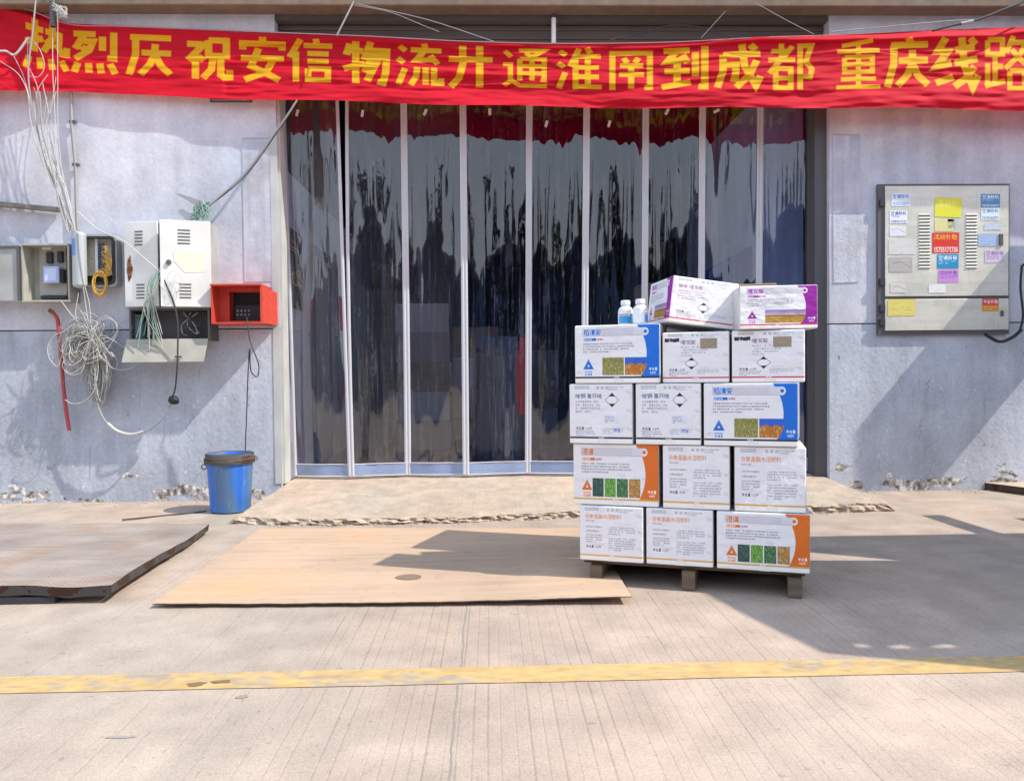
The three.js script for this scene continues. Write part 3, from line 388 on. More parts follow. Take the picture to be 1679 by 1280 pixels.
// ---------- left wall: meter box, junction box, white cabinet, red box ----------
const pspan = (u0, v0, u1, v1, z0, z1, r) => { const a = W(u0, v1, z1), b = W(u1, v0, z1); return span(a.x, b.x, a.y, b.y, z0, z1, r); };   // box whose front covers that photo rectangle
{ // open meter box
  const t = thing('meter_box', 'open grey steel meter box with a pale blue meter inside', 'meter box');
  const a = W(36, 492, 0.16), b = W(112, 402, 0.16), x0 = a.x, x1 = b.x, y0 = a.y, y1 = b.y;
  const c = mesh('case', metres(merge([span(x0, x1, y0, y1, 0, 0.012), span(x0, x0 + 0.012, y0 + 0.001, y1 - 0.001, 0.013, 0.16), span(x1 - 0.012, x1, y0 + 0.001, y1 - 0.001, 0.013, 0.16), span(x0, x1, y1, y1 + 0.014, 0, 0.17), span(x0, x1, y0 - 0.014, y0, 0, 0.165)])), M.beige, t); void c;
  const d = mesh('door', metres(span(x0 - 0.46, x0 - 0.015, y0 - 0.005, y1 + 0.005, 0.135, 0.15, 0.004)), M.cabinetGrey, t);
  mesh('door_rim', merge([span(x0 - 0.035, x0 - 0.016, y0, y1, 0.15, 0.165), span(x0 - 0.46, x0 - 0.035, y1 - 0.018, y1, 0.15, 0.165)]), M.steelDark, d);
  const dm = mesh('mounting_plate', metres(pspan(65, 405, 107, 484, 0.013, 0.03)), mat([0.6, 0.59, 0.55], { map: rep(metalMap, 3, 3) }), t);
  mesh('breaker', pspan(75, 413, 84, 431, 0.03, 0.06, 0.003), M.dark, dm); mesh('breaker', pspan(93, 412, 101, 430, 0.03, 0.06, 0.003), M.dark, dm); mesh('terminal', pspan(68, 405, 83, 409, 0.03, 0.055, 0.003), M.white, dm);
  const m = mesh('meter', pspan(70, 436, 95, 464, 0.03, 0.10, 0.008), phys([0.42, 0.52, 0.75], { roughness: 0.25 }), t); mesh('meter_face', pspan(73, 440, 91, 460, 0.1005, 0.102), mat([0.55, 0.64, 0.85], { roughness: 0.4 }), m);
  mesh('connector', pspan(96, 441, 103, 463, 0.03, 0.08, 0.003), M.black, t); mesh('cable_shelf', pspan(66, 485, 108, 490, 0.013, 0.07), M.dark, t);
}
{ // junction box with its cover swung open
  const t = thing('junction_box', 'open round-cornered telecom box full of blue and yellow wires', 'junction box');
  const rim = (u0, v0, u1, v1, z0, z1, inset) => { const a = W(u0, v1, z1), b = W(u1, v0, z1), r = 0.05, R = (x0, y0, x1, y1, q) => { const s = new THREE.Shape(); s.moveTo(x0 + q, y0); s.lineTo(x1 - q, y0); s.quadraticCurveTo(x1, y0, x1, y0 + q); s.lineTo(x1, y1 - q); s.quadraticCurveTo(x1, y1, x1 - q, y1); s.lineTo(x0 + q, y1); s.quadraticCurveTo(x0, y1, x0, y1 - q); s.lineTo(x0, y0 + q); s.quadraticCurveTo(x0, y0, x0 + q, y0); return s; }; const s = R(a.x, a.y, b.x, b.y, r); if (inset) s.holes.push(R(a.x + inset, a.y + inset, b.x - inset, b.y - inset, r - inset * 0.5)); const g = new THREE.ExtrudeGeometry(s, { depth: z1 - z0, bevelEnabled: false, curveSegments: 6 }); g.translate(0, 0, z0); return g; };
  mesh('back', rim(128, 384, 190, 470, 0.0, 0.03, 0), M.dark, t); mesh('rim', rim(128, 384, 190, 470, 0.03, 0.12, 0.014), M.cabinetGrey, t); mesh('seal', rim(131, 387, 187, 467, 0.12, 0.128, 0.02), M.black, t);
  const p = mesh('inner_panel', pspan(134, 392, 182, 452, 0.031, 0.06), mat([0.62, 0.60, 0.52], { map: rep(metalMap, 3, 3) }), t);
  const blocks = []; for (let k = 0; k < 9; k++) blocks.push(pspan(160, 399 + k * 4.6, 168, 402 + k * 4.6, 0.06, 0.085)); mesh('terminal_block', merge(blocks), mat([0.05, 0.09, 0.2]), p);
  mesh('divider', pspan(156, 390, 159, 448, 0.06, 0.075), M.white, p);
  // swung cover: half-round shell
  const a = W(112, 468, 0.22), b = W(132, 380, 0.22), cx = (a.x + b.x) / 2, rad = (b.x - a.x) / 2, pr = [];
  for (let k = 0; k <= 8; k++) { const q = k / 8 * Math.PI / 2; pr.push(new THREE.Vector2(Math.max(0.001, rad * 1.05 * Math.sin(q)), -0.03 * Math.cos(q))); } for (let k = 8; k >= 0; k--) { const q = k / 8 * Math.PI / 2; pr.push(new THREE.Vector2(Math.max(0.001, rad * 1.05 * Math.sin(q)), b.y - a.y - 0.03 + 0.03 * Math.cos(q))); }
  const cov = new THREE.LatheGeometry(pr, 28); cov.scale(1, 1, 0.9); cov.translate(cx, a.y + 0.015, 0.15); const cv = mesh('cover', cov, phys([0.62, 0.66, 0.68], { roughness: 0.22, map: rep(metalMap, 2, 1) }), t);
  mesh('cover_label', (() => { const g = new THREE.CylinderGeometry(rad * 1.065, rad * 1.065, 0.13, 12, 1, true, -1.0, 0.9); g.scale(1, 1, 0.9); g.translate(cx, b.y - 0.11, 0.15); return g; })(), mat([0.12, 0.25, 0.6], { roughness: 0.4, side: THREE.DoubleSide }), cv);
  // yellow jumper wires
  const y = []; for (let k = 0; k < 22; k++) { const u = 170 + rr(-4, 8), v = 402 + k * 2; y.push(wire([[166, v, 0.08], [u, v + rr(-6, 8), 0.13], [176 + rr(-4, 8), v + rr(4, 22), 0.14], [170 + rr(-10, 12), 445 + rr(-5, 10), 0.12]], 0.1, 0.0022, 18)); }
  for (let k = 0; k < 12; k++) { const q = rr(0, 0.8), cy = 466 + rr(-4, 3), rx = rr(8, 13), ry = rr(13, 22), pts = []; for (let m = 0; m < 10; m++) { const an = m / 10 * 6.283 + q; pts.push(W(163 + Math.cos(an) * rx, cy + Math.sin(an) * ry, 0.13 + 0.015 * Math.sin(an + k))); } y.push(tube(pts, 0.0026, 36, 5, true)); }
  mesh('yellow_wires', merge(y), M.cableYellow, t);
}
{ // white two-door cabinet
  const t = thing('white_cabinet', 'white two-door steel cabinet with louvres and torn paper on one door', 'cabinet');
  mesh('case', metres(pspan(206, 364, 342, 506, 0.0, 0.2)), M.cabinetGrey, t); mesh('gap', pspan(260, 366, 270, 503, 0.2, 0.203), M.black, t);
  const dl = mesh('door', metres(pspan(205, 364, 262, 503, 0.204, 0.22, 0.004)), M.cabinetWhite, t), dr = mesh('door', metres(pspan(268, 363, 343, 504, 0.204, 0.225, 0.004)), M.cabinetWhite, t);
  dl.geometry.translate(-W(205, 430, 0.22).x, 0, -0.21); dl.position.set(W(205, 430, 0.22).x, 0, 0.21); dl.rotation.y = -0.16; const hx = W(343, 430, 0.225).x; dr.geometry.translate(-hx, 0, -0.21); dr.position.set(hx, 0, 0.21); dr.rotation.y = 0.28; const off2 = V(hx, 0, 0.21);
  const slots = (par, u, w, v0, n, dz, off) => { for (let k = 0; k < n; k++) { const g = pspan(u, v0 + k * 5.4, u + w, v0 + 2.2 + k * 5.4, dz, dz + 0.003); if (off) g.translate(-off.x, 0, -off.z); mesh('louvre', g, M.steelDark, par); } };
  slots(dr, 293, 19, 378, 5, 0.2245, off2); slots(dr, 296, 18, 466, 5, 0.2245, off2); const off = V(W(205, 430, 0.22).x, 0, 0.21); slots(dl, 222, 14, 379, 5, 0.2195, off); slots(dl, 225, 14, 466, 5, 0.2195, off);
  { const pts = []; for (let k = 0; k < 30; k++) { const a = k / 30 * 6.283, q = 0.6 + 0.7 * vnoise(Math.cos(a) * 3 + 9, Math.sin(a) * 3, 19), p = W(213 + Math.cos(a) * 5 * q, 440 + Math.sin(a) * 22 * q, 0.2215); pts.push(new THREE.Vector2(p.x - off.x, p.y)); }
    const g = new THREE.ShapeGeometry(new THREE.Shape(pts)); g.translate(0, 0, 0.2217 - off.z); mesh('rust_patch', metres(g), mat([0.9, 0.62, 0.42], { map: rep(rustMap, 5, 5), roughness: 0.95 }), dl); }
  const sh = new THREE.Shape([[287, 413], [296, 410], [335, 418], [334, 446], [304, 448], [288, 430]].map(([u, v]) => { const p = W(u, v, 0.226); return new THREE.Vector2(p.x, p.y); })), pg = new THREE.ShapeGeometry(sh); pg.translate(-hx, 0, 0.2275 - 0.21); mesh('torn_paper', pg, mat([0.82, 0.80, 0.58], { roughness: 0.9, side: THREE.DoubleSide }), dr);
  const kn = new THREE.CylinderGeometry(0.018, 0.02, 0.02, 16); kn.rotateX(Math.PI / 2); const kp = W(279, 432, 0.235); kn.translate(kp.x - hx, kp.y, 0.025); mesh('lock', kn, M.steelDark, dr);
}
{ // open compartment below it
  const t = thing('cable_compartment', 'open steel compartment with hanging flap under the white cabinet', 'cabinet');
  const a = W(212, 556, 0.2), b = W(343, 508, 0.2); mesh('case', metres(merge([span(a.x, b.x, a.y, b.y, 0.0, 0.012), span(a.x, a.x + 0.014, a.y, b.y, 0.013, 0.2), span(b.x - 0.014, b.x, a.y, b.y, 0.013, 0.2), span(a.x, b.x, a.y - 0.012, a.y - 0.0005, 0, 0.2), span(a.x, b.x, b.y + 0.0005, b.y + 0.012, 0, 0.2)])), M.steelDark, t);
  const fl = grid(4, 4, (s, q) => { const y = a.y - 0.18 * (1 - q), x0 = a.x - 0.02, x1 = b.x - 0.01; return V(x0 + (x1 - x0) * s - 0.02 * (1 - q), y, 0.205 + 0.05 * (1 - q)); }); mesh('flap', metres(fl), mat([0.56, 0.54, 0.47], { map: rep(metalMap, 2, 2), side: THREE.DoubleSide }), t);
  const hd = W(292, 585, 0.26); mesh('flap_handle', box(0.05, 0.014, 0.012, hd.x, hd.y, 0.262), M.steelDark, t);
  const bt = thing('green_bottle', 'small teal plastic bottle standing in the open cable compartment', 'bottle', V(W(226, 553, 0.1).x, a.y + 0.001, 0.09)); mesh('body', new THREE.LatheGeometry([[0.001, 0], [0.045, 0], [0.05, 0.008], [0.05, 0.13], [0.042, 0.15], [0.044, 0.165], [0.044, 0.175], [0.001, 0.176]].map(([x, y]) => new THREE.Vector2(x, y)), 24), mat([0.10, 0.22, 0.22], { roughness: 0.4 }), bt); mesh('lid', new THREE.CylinderGeometry(0.047, 0.047, 0.02, 24).translate(0, 0.186, 0), mat([0.12, 0.26, 0.26]), bt);
  const k = thing('cable_bundle', 'dark power leads stuffed into the open cable compartment', 'cable'); for (let q = 0; q < 8; q++) mesh('lead', wire([[300 + q * 4, 512, 0.1], [310 + rr(-20, 20), 530 + rr(-6, 6), 0.12], [296 + rr(-8, 30), 548, 0.12], [330 + rr(-12, 6), 545 + rr(-12, 5), 0.11]], 0.1, 0.006, 20), q % 3 ? M.cableDark : M.cableGrey, k);
}
{ // red open box with a black device
  const t = thing('red_box', 'open red steel box with a black device inside, fixed beside the doorway', 'box');
  const D = 0.27, a = W(346, 528, D), b = W(428, 468, D), x0 = a.x, x1 = Math.min(b.x + 0.02, XL - 0.06), y0 = a.y, y1 = b.y;
  mesh('case', metres(merge([span(x0, x1, y0, y1, 0.002, 0.012), span(x0, x0 + 0.012, y0, y1, 0.013, D), span(x1 - 0.012, x1, y0, y1, 0.013, D), span(x0, x1, y1 + 0.0005, y1 + 0.013, 0.002, D + 0.02), span(x0, x1, y0 - 0.013, y0 - 0.0005, 0.002, D)])), M.red, t);
  mesh('inner_frame', merge([span(x0 + 0.012, x0 + 0.09, y0, y1, 0.10, 0.112), span(x1 - 0.03, x1 - 0.012, y0, y1, 0.10, 0.112), span(x0 + 0.09, x1 - 0.03, y1 - 0.03, y1, 0.10, 0.112), span(x0 + 0.09, x1 - 0.03, y0, y0 + 0.02, 0.10, 0.112)]), M.red, t);
  mesh('lining', span(x0 + 0.09, x1 - 0.03, y0 + 0.02, y1 - 0.03, 0.0125, 0.016), M.black, t);
  const dv = mesh('device', span(x0 + 0.12, x1 - 0.06, y0 + 0.021, y0 + 0.15, 0.017, 0.085, 0.006), M.black, t); for (let k = 0; k < 8; k++) mesh('port', box(0.014, 0.012, 0.004, x0 + 0.145 + (k % 4) * 0.03, y0 + 0.07 + Math.floor(k / 4) * 0.03, 0.086), M.cableGrey, dv);
  const sd = grid(1, 1, (s, q) => V(x1 + 0.001 + 0.05 * s, y0 - 0.01 + (y1 - y0 + (s ? -0.02 : 0)) * q, 0.25 - 0.245 * s)); mesh('side_flap', sd, new THREE.MeshStandardMaterial({ color: M.red.color, roughness: 0.55, map: M.red.map, side: THREE.DoubleSide }), t);
  const c = thing('black_cable', 'thin black cable dangling in a loop from the red box', 'cable');
  mesh('cable', wire([[404, 510, 0.1], [405, 528, 0.28], [410, 560, 0.285], [424, 600, 0.28], [421, 618, 0.27], [412, 610, 0.26], [409, 570, 0.27], [406, 620, 0.26], [404, 680, 0.2], [402, 740, 0.14], [404, 800, 0.25]], 0.2, 0.0045, 110), M.cableDark, c);
}
// ---------- cables on the left wall ----------
{
  const pipe = thing('wall_conduit', 'grey metal conduit running down the wall from the banner', 'pipe'); mesh('pipe', wire([[116, 130], [117, 200], [123, 270], [125, 340], [127, 385]], 0.035, 0.013, 50), M.cableGrey, pipe);
  for (const [u, v] of [[119, 200], [124, 270]]) { const p = W(u, v, 0.03); mesh('clamp', box(0.05, 0.02, 0.03, p.x, p.y, 0.03), M.steelDark, pipe); }
  const pole = thing('wall_bracket', 'dark iron bracket bar standing in front of the banner end with cables tied on', 'bracket'); mesh('upright', wire([[86, -30], [86, 20], [86, 44]], 0.22, 0.022, 12), M.steelDark, pole); mesh('arm', wire([[86, 6, 0.22], [88, 4, 0.0]], 0.1, 0.016, 6), M.steelDark, pole);
  const ins = []; for (let k = 0; k < 16; k++) ins.push(wire([[92 + rr(-8, 8), 12 + rr(-8, 8)], [100 + rr(-8, 10), 18 + rr(-8, 8)], [108 + rr(-12, 6), 24 + rr(-8, 8)], [96 + rr(-8, 8), 20 + rr(-6, 8)]], 0.25 + rr(-0.03, 0.03), 0.003, 16)); mesh('wire_knot', merge(ins), M.cableWhite, pole);
  const drop = thing('drop_cables', 'bundle of white and grey drop cables falling from the bracket to the junction box', 'cable');
  const list = [[[60, -20, 0.26], [52, 60, 0.27], [46, 110, 0.27], [48, 150, 0.26], [60, 210, 0.2], [80, 280, 0.16], [105, 340, 0.12], [122, 384, 0.12], 1], [[86, 20], [86, 120], [90, 200], [92, 260], [110, 330], [122, 380], 0], [[94, 22], [94, 130], [95, 220], [104, 300], [118, 360], [126, 384], 0], [[45, 60], [46, 105], [60, 140], [66, 190], [76, 260], [100, 330], [118, 378], 0], [[0, 100], [30, 122], [44, 150], [50, 200], [70, 270], [96, 330], [116, 372], 0], [[48, 62], [64, 80], [72, 110], [62, 126], [46, 124], 0], [[-20, 86], [10, 84], [22, 90], [46, 62], 2], [[22, 92], [36, 120], [45, 150], [56, 200], [84, 300], [112, 372], 0], [[78, 122], [62, 146], [58, 180], [72, 240], [90, 300], [114, 366], 0], [[64, 150], [70, 220], [76, 240], [90, 300], [98, 340], [110, 380], 1]];
  for (const l of list) { const th = l.pop(); mesh('wire', wire(l, 0.17 + rr(-0.05, 0.05), th === 2 ? 0.009 : th === 1 ? 0.006 : 0.0027, 60), th === 1 ? M.cableGrey : M.cableWhite, drop); }
  for (let k = 0; k < 10; k++) mesh('wire', wire([[84 + rr(-30, 8), 120 + rr(0, 60)], [80 + rr(-14, 14), 240], [98 + rr(-14, 14), 310], [118 + rr(-8, 8), 382]], 0.13 + rr(-0.05, 0.05), rr(0.002, 0.0035), 30), k % 3 ? M.cableWhite : M.cableGrey, drop);
  // the tangle: coils tied up in the middle
  const coils = [], dark = [];
  const loop = (cu, cv, ru, rv, rot, z, r, bend) => { const pts = []; for (let m = 0; m < 12; m++) { const an = m / 12 * 6.283, x = Math.cos(an) * ru * (1 + bend * Math.sin(an * 2)), y = Math.sin(an) * rv; pts.push(W(cu + x * Math.cos(rot) - y * Math.sin(rot), cv + x * Math.sin(rot) + y * Math.cos(rot), Math.max(0.02, z + 0.03 * Math.sin(an * 2 + cu)))); } return tube(pts, r, 44, 5, true); };
  for (let k = 0; k < 80; k++) (k % 3 ? coils : dark).push(loop(134 + rr(-12, 10), 562 + rr(-14, 14), rr(10, 30), rr(14, 32), rr(-0.8, 0.8), rr(0.06, 0.2), rr(0.0016, 0.0028), rr(-0.3, 0.3)));
  for (let k = 0; k < 64; k++) (k % 2 ? coils : dark).push(loop(161 + rr(-5, 6), 612 + rr(-10, 12), rr(7, 17), rr(26, 46), rr(-0.12, 0.12), rr(0.05, 0.16), rr(0.0016, 0.0028), rr(-0.2, 0.2)));
  for (let k = 0; k < 26; k++) { const a = rr(0, 6.283), l = rr(15, 62); coils.push(wire([[151, 556, 0.2], [151 + Math.cos(a) * l * 0.5, 556 + Math.sin(a) * l * 0.5 - 6, 0.22], [151 + Math.cos(a) * l, 556 + Math.sin(a) * l * 1.1 + 6, 0.16]], 0.2, 0.002, 14)); }
  for (let k = 0; k < 46; k++) { let u = 150 + rr(-14, 14), v = 540 + rr(-20, 40), z = rr(0.06, 0.2); const pts = []; for (let m = 0; m < 8; m++) { pts.push([u, v, z]); u += rr(-17, 17); v += rr(-10, 20); z = Math.max(0.03, z + rr(-0.03, 0.03)); } (k % 2 ? dark : coils).push(wire(pts, 0.1, rr(0.0012, 0.0024), 40)); }
  const big = [[[128, 480], [124, 520], [136, 545], [151, 556]], [[136, 470], [143, 520], [151, 556]], [[100, 494], [124, 525], [150, 556]], [[139, 470], [146, 500], [149, 540], [151, 556]], [[150, 556], [158, 528], [172, 518], [188, 528], [191, 542], [182, 556], [170, 562]], [[150, 554], [166, 524], [184, 524], [193, 540], [180, 566], [165, 588]], [[112, 540], [86, 552], [77, 572], [82, 590], [94, 601], [100, 585], [112, 552]], [[140, 572], [120, 590], [108, 606], [116, 612], [134, 600], [142, 575]], [[152, 560], [170, 580], [182, 602], [200, 606], [216, 602], [222, 594]], [[106, 655], [116, 661], [132, 660], [150, 646], [160, 610], [158, 580], [152, 556]], [[104, 590], [102, 600], [112, 613], [130, 612], [140, 592], [140, 570]]];
  const tg = thing('cable_tangle', 'big tangled knot of white cables hanging below the junction box', 'cable'); mesh('coil', merge(coils), M.cableWhite, tg); mesh('dark_coil', merge(dark), M.cableGrey, tg); for (const l of big) mesh('loop', wire(l, 0.2, 0.0028, 50), M.cableWhite, tg);
  const sl = thing('sagging_cable', 'grey sleeved cable sagging from the tangle to a black taped plug', 'cable'); mesh('cable', wire([[158, 640], [160, 665], [172, 690], [190, 706], [215, 712], [240, 706], [262, 690], [276, 672], [280, 660]], 0.16, 0.0075, 70), M.cableGrey, sl); mesh('sleeve', wire([[176, 694], [192, 706.5], [215, 712], [236, 707]], 0.16, 0.0125, 30), M.cableWhite, sl);
  { const p = W(284, 656, 0.17), g = new THREE.IcosahedronGeometry(0.036, 2), q = g.attributes.position; for (let i = 0; i < q.count; i++) { const k = 0.65 + 0.7 * fbm(q.getX(i) * 30 + 5, q.getY(i) * 30 + q.getZ(i) * 20, 701, 3); q.setXYZ(i, q.getX(i) * k * 1.25, q.getY(i) * k, q.getZ(i) * k * 0.8); } g.computeVertexNormals(); g.translate(p.x, p.y, 0.16); mesh('taped_plug', g, M.black, sl); }
  const bk = thing('black_cable', 'black cable running down across the white cabinet and flap to the taped plug', 'cable'); mesh('cable', wire([[264, 448, 0.31], [276, 475, 0.31], [285, 498, 0.3], [291, 530, 0.29], [291, 570, 0.28], [290, 600, 0.27], [286, 640, 0.2], [281, 652, 0.17]], 0.25, 0.0065, 70), M.cableDark, bk);
  const br = thing('bracing_cable', 'straight pale cable slanting from the junction box to the white cabinet', 'cable'); mesh('cable', wire([[126, 346, 0.2], [160, 376, 0.26], [200, 394, 0.3], [230, 418, 0.31], [262, 446, 0.31]], 0.3, 0.005, 60), M.cableWhite, br);
  const gn = thing('green_wires', 'loose green and grey wires hanging between the white cabinet doors', 'cable'); for (let k = 0; k < 16; k++) mesh('wire', wire([[262 + rr(-4, 4), 442 + rr(-4, 4), 0.31], [250 + rr(-10, 8), 470 + rr(-8, 8), 0.31], [244 + rr(-12, 10), 500 + rr(-8, 8), 0.29], [k % 2 ? 232 + rr(-10, 16) : 256 + rr(-6, 14), 556 + rr(-10, 20), 0.25]], 0.24, rr(0.002, 0.004), 30), k % 3 ? M.cableGreen : M.cableWhite, gn);
  for (let k = 0; k < 6; k++) mesh('curl', loop(278 + rr(-6, 10), 466 + rr(-12, 12), rr(8, 16), rr(10, 18), rr(-0.5, 0.5), 0.32, 0.0014, 0.2), M.cableWhite, gn);
  // stay rope with a knot above the cabinet
  const st = thing('stay_rope', 'taut grey rope with a frayed green knot tied above the white cabinet', 'rope'); mesh('rope', wire([[487, 164, 0.13], [470, 190, 0.12], [440, 232, 0.11], [400, 285, 0.11], [345, 335, 0.12]], 0.12, 0.008, 40), M.cableGrey, st); mesh('rope', wire([[470, 194, 0.1], [400, 290, 0.1], [340, 340, 0.12]], 0.12, 0.004, 40), M.cableDark, st);
  const kn = []; for (let k = 0; k < 34; k++) kn.push(wire([[332 + rr(-8, 12), 336 + rr(-8, 8)], [330 + rr(-14, 16), 346 + rr(-8, 10)], [322 + rr(-12, 20), 356 + rr(-8, 6)]], 0.12 + rr(-0.05, 0.06), rr(0.003, 0.006), 12)); mesh('knot', merge(kn), M.cableGreen, st);
  const rag = (pts, m) => { const P = pts.map(([u, v, z]) => W(u, v, z)), g = new THREE.BufferGeometry().setFromPoints([P[0], P[1], P[2], P[0], P[2], P[3]]); g.computeVertexNormals(); g.setAttribute('uv', new THREE.Float32BufferAttribute(new Float32Array(12), 2)); mesh('rag', g, m, st); };
  const rm = mat([0.55, 0.56, 0.56], { side: THREE.DoubleSide }); rag([[286, 317, 0.05], [296, 318, 0.08], [332, 330, 0.14], [326, 340, 0.1]], rm); rag([[290, 346, 0.03], [298, 342, 0.07], [322, 356, 0.12], [306, 362, 0.06]], rm);
  const rp = thing('red_rod', 'chipped red painted rod hanging upright beside the cable tangle', 'rod'); mesh('rod', wire([[84, 510], [93, 522], [96, 548], [100, 590], [104, 640], [108, 675], [113, 706]], 0.06, 0.0145, 50), M.redPipe, rp); mesh('stub', wire([[80, 508], [86, 513]], 0.06, 0.0155, 6), M.wood, rp);
  const bar = thing('wooden_batten', 'grey weathered batten sticking out from the wall above the meter box', 'batten'); const g = new THREE.BoxGeometry(0.7, 0.035, 0.05); g.rotateZ(-0.1); const c = W(20, 336, 0.06); g.translate(c.x, c.y, 0.04); mesh('batten', metres(g), mat([0.3, 0.3, 0.3], { map: M.wood.map }), bar);
}

// ---------- bucket ----------
{
  const c = G(378, 838), b = thing('blue_bucket', 'dented blue plastic bucket standing by the ramp', 'bucket', V(c.x, 0.001, c.z));
  const bm = mat([0.36, 0.62, 0.90], { roughness: 0.45, map: pix(512, 256, (u, v, i, j) => { const a = fbm(u * 8, v * 8, 801, 5, 8, 8), s = fbm(u * 60, v * 3, 805, 3, 60, 3), sc = vnoise(u * 30 + v * 9, v * 60 - u * 20, 807) > 0.86 ? 1 : 0, k = 0.85 + 0.2 * s, d = Math.min(1, Math.max(0, (a + 0.3 * (s - 0.5) - 0.46) * 5)) * 0.75; return [0.30 * k * (1 - d) + d * 0.62 + sc * 0.1, 0.55 * k * (1 - d) + d * 0.58 + sc * 0.08, 0.86 * k * (1 - d) + d * 0.55]; }), side: THREE.DoubleSide });
  mesh('shell', new THREE.LatheGeometry([[0.001, 0.004], [0.135, 0.004], [0.142, 0.012], [0.163, 0.36], [0.175, 0.365], [0.178, 0.395], [0.166, 0.40], [0.168, 0.43], [0.158, 0.432], [0.155, 0.40], [0.135, 0.02], [0.001, 0.018]].map(([x, y]) => new THREE.Vector2(x, y)), 56), bm, b);
  const gm = mat([0.34, 0.33, 0.31], { map: rustMap, roughness: 0.9 }); mesh('dirty_rim', new THREE.LatheGeometry([[0.179, 0.362], [0.182, 0.378], [0.181, 0.398], [0.171, 0.404], [0.172, 0.432], [0.160, 0.436], [0.157, 0.43]].map(([x, y]) => new THREE.Vector2(x, y)), 56), gm, b);
  const hp = []; for (let k = 0; k <= 16; k++) { const a = k / 16 * Math.PI; hp.push(V(-0.183 * Math.cos(a), 0.37 + 0.10 * Math.sin(a) * 0.35, -0.05 - 0.16 * Math.sin(a))); } mesh('handle', tube(hp, 0.004, 50), M.steelDark, b); const ring = new THREE.TorusGeometry(0.018, 0.004, 6, 14); ring.translate(-0.18, 0.335, 0.03); mesh('handle_ring', ring, M.steelDark, b);
  const w = tag(mesh('ground_wire', tube([G(338, 838, 0.004), G(300, 842, 0.006), G(270, 845, 0.004), G(200, 852, 0.012)], 0.006, 40), M.cableDark), 'thin dark rod lying on the concrete beside the bucket', 'rod'); void w;
}
// ---------- steel plates on the ground ----------
{
  const tread = pix(512, 512, (u, v, i, j) => { const s = 32, x = u * s, y = v * s, cx = Math.floor(x), cy = Math.floor(y), fx = x - cx - 0.5, fy = y - cy - 0.5, o = (cx + cy) % 2, a = o ? fx + fy : fx - fy, b = o ? fx - fy : fx + fy; const k = Math.abs(a) < 0.16 && Math.abs(b) < 0.62 ? 0.9 : 0.35; const n = 0.08 * (hash(i, j, 4) - 0.5); return [k + n, k + n, k + n]; }, false);
  const dusty = pix(1024, 1024, (u, v, i, j) => { const a = fbm(u * 6, v * 6, 821, 5, 6, 6), r = fbm(u * 9, v * 9, 825, 4, 9, 9), st = fbm(u * 4, v * 40, 827, 3, 4, 40); let k = 0.72 + 0.22 * (a - 0.5) + 0.10 * (st - 0.5) + 0.05 * (hash(i, j, 2) - 0.5); const w = Math.min(1, Math.max(0, (r - 0.5) * 3)) * 0.8; { const s2 = 64, x = u * s2, y = v * s2, cx = Math.floor(x), cy = Math.floor(y), fx = x - cx - 0.5, fy = y - cy - 0.5, o2 = (cx + cy) % 2, a2 = o2 ? fx + fy : fx - fy, b2 = o2 ? fx - fy : fx + fy; k *= Math.abs(a2) < 0.17 && Math.abs(b2) < 0.6 ? 1.07 : 0.90 - 0.05 * w; } return [k, k * (0.93 - 0.07 * w), k * (0.87 - 0.13 * w)]; });
  const cm = mat([0.82, 0.80, 0.80], { map: rep(dusty, 0.6, 0.6), bumpMap: rep(tread, 1.2, 1.2), bumpScale: 0.004, roughness: 0.75, side: THREE.DoubleSide });
  const h = (s, q) => 0.085 - 0.025 * q + 0.007 * Math.sin(s * 11 + 1) * (1 - q) * s + 0.006 * Math.sin(q * 7) * s + 0.003 * Math.sin(s * 33) * (1 - q);
  const A = G(-520, 962, 0.09), B = G(182, 957, 0.09), C = G(344, 857, 0.07), D = G(-260, 852, 0.07), at = (s, q) => { const p = A.clone().lerp(B, s), r = D.clone().lerp(C, s), o = p.lerp(r, q); o.y = h(s, q); o.z += 0.006 * (fbm(s * 14, 2, 861, 3) - 0.5) * (1 - q); o.x += 0.02 * (fbm(q * 7, 5, 863, 3) - 0.5) * s; return o; };
  const t = thing('checker_plate', 'bent checkered steel plate with a turned-down lip lying beside the bucket', 'steel plate');
  mesh('sheet', grid(80, 40, at, (s, q, p) => [p.x, p.z]), cm, t);
  const lipM = mat([0.27, 0.27, 0.28], { map: rep(rustMap, 3, 3), roughness: 0.6, metalness: 0.25, side: THREE.DoubleSide });
  mesh('front_lip', grid(80, 3, (s, q) => { const p = at(s, 0); p.y -= (1 - q) * (0.042 + 0.008 * fbm(s * 20, 1, 865, 3)); p.z += 0.002 - 0.006 * (1 - q); return p; }, (s, q, p) => [p.x, p.y]), lipM, t);
  mesh('side_lip', grid(3, 60, (s, q) => { const p = at(1, q); p.y -= s * (0.036 + 0.012 * fbm(q * 12, 1, 867, 3)); p.x += 0.002 - 0.006 * s; return p; }, (s, q, p) => [p.z, p.y]), lipM, t);
  mesh('under_frame', span(A.x + 0.1, -1.95, 0.0, 0.03, 1.7, 2.9), M.dark, t);
}
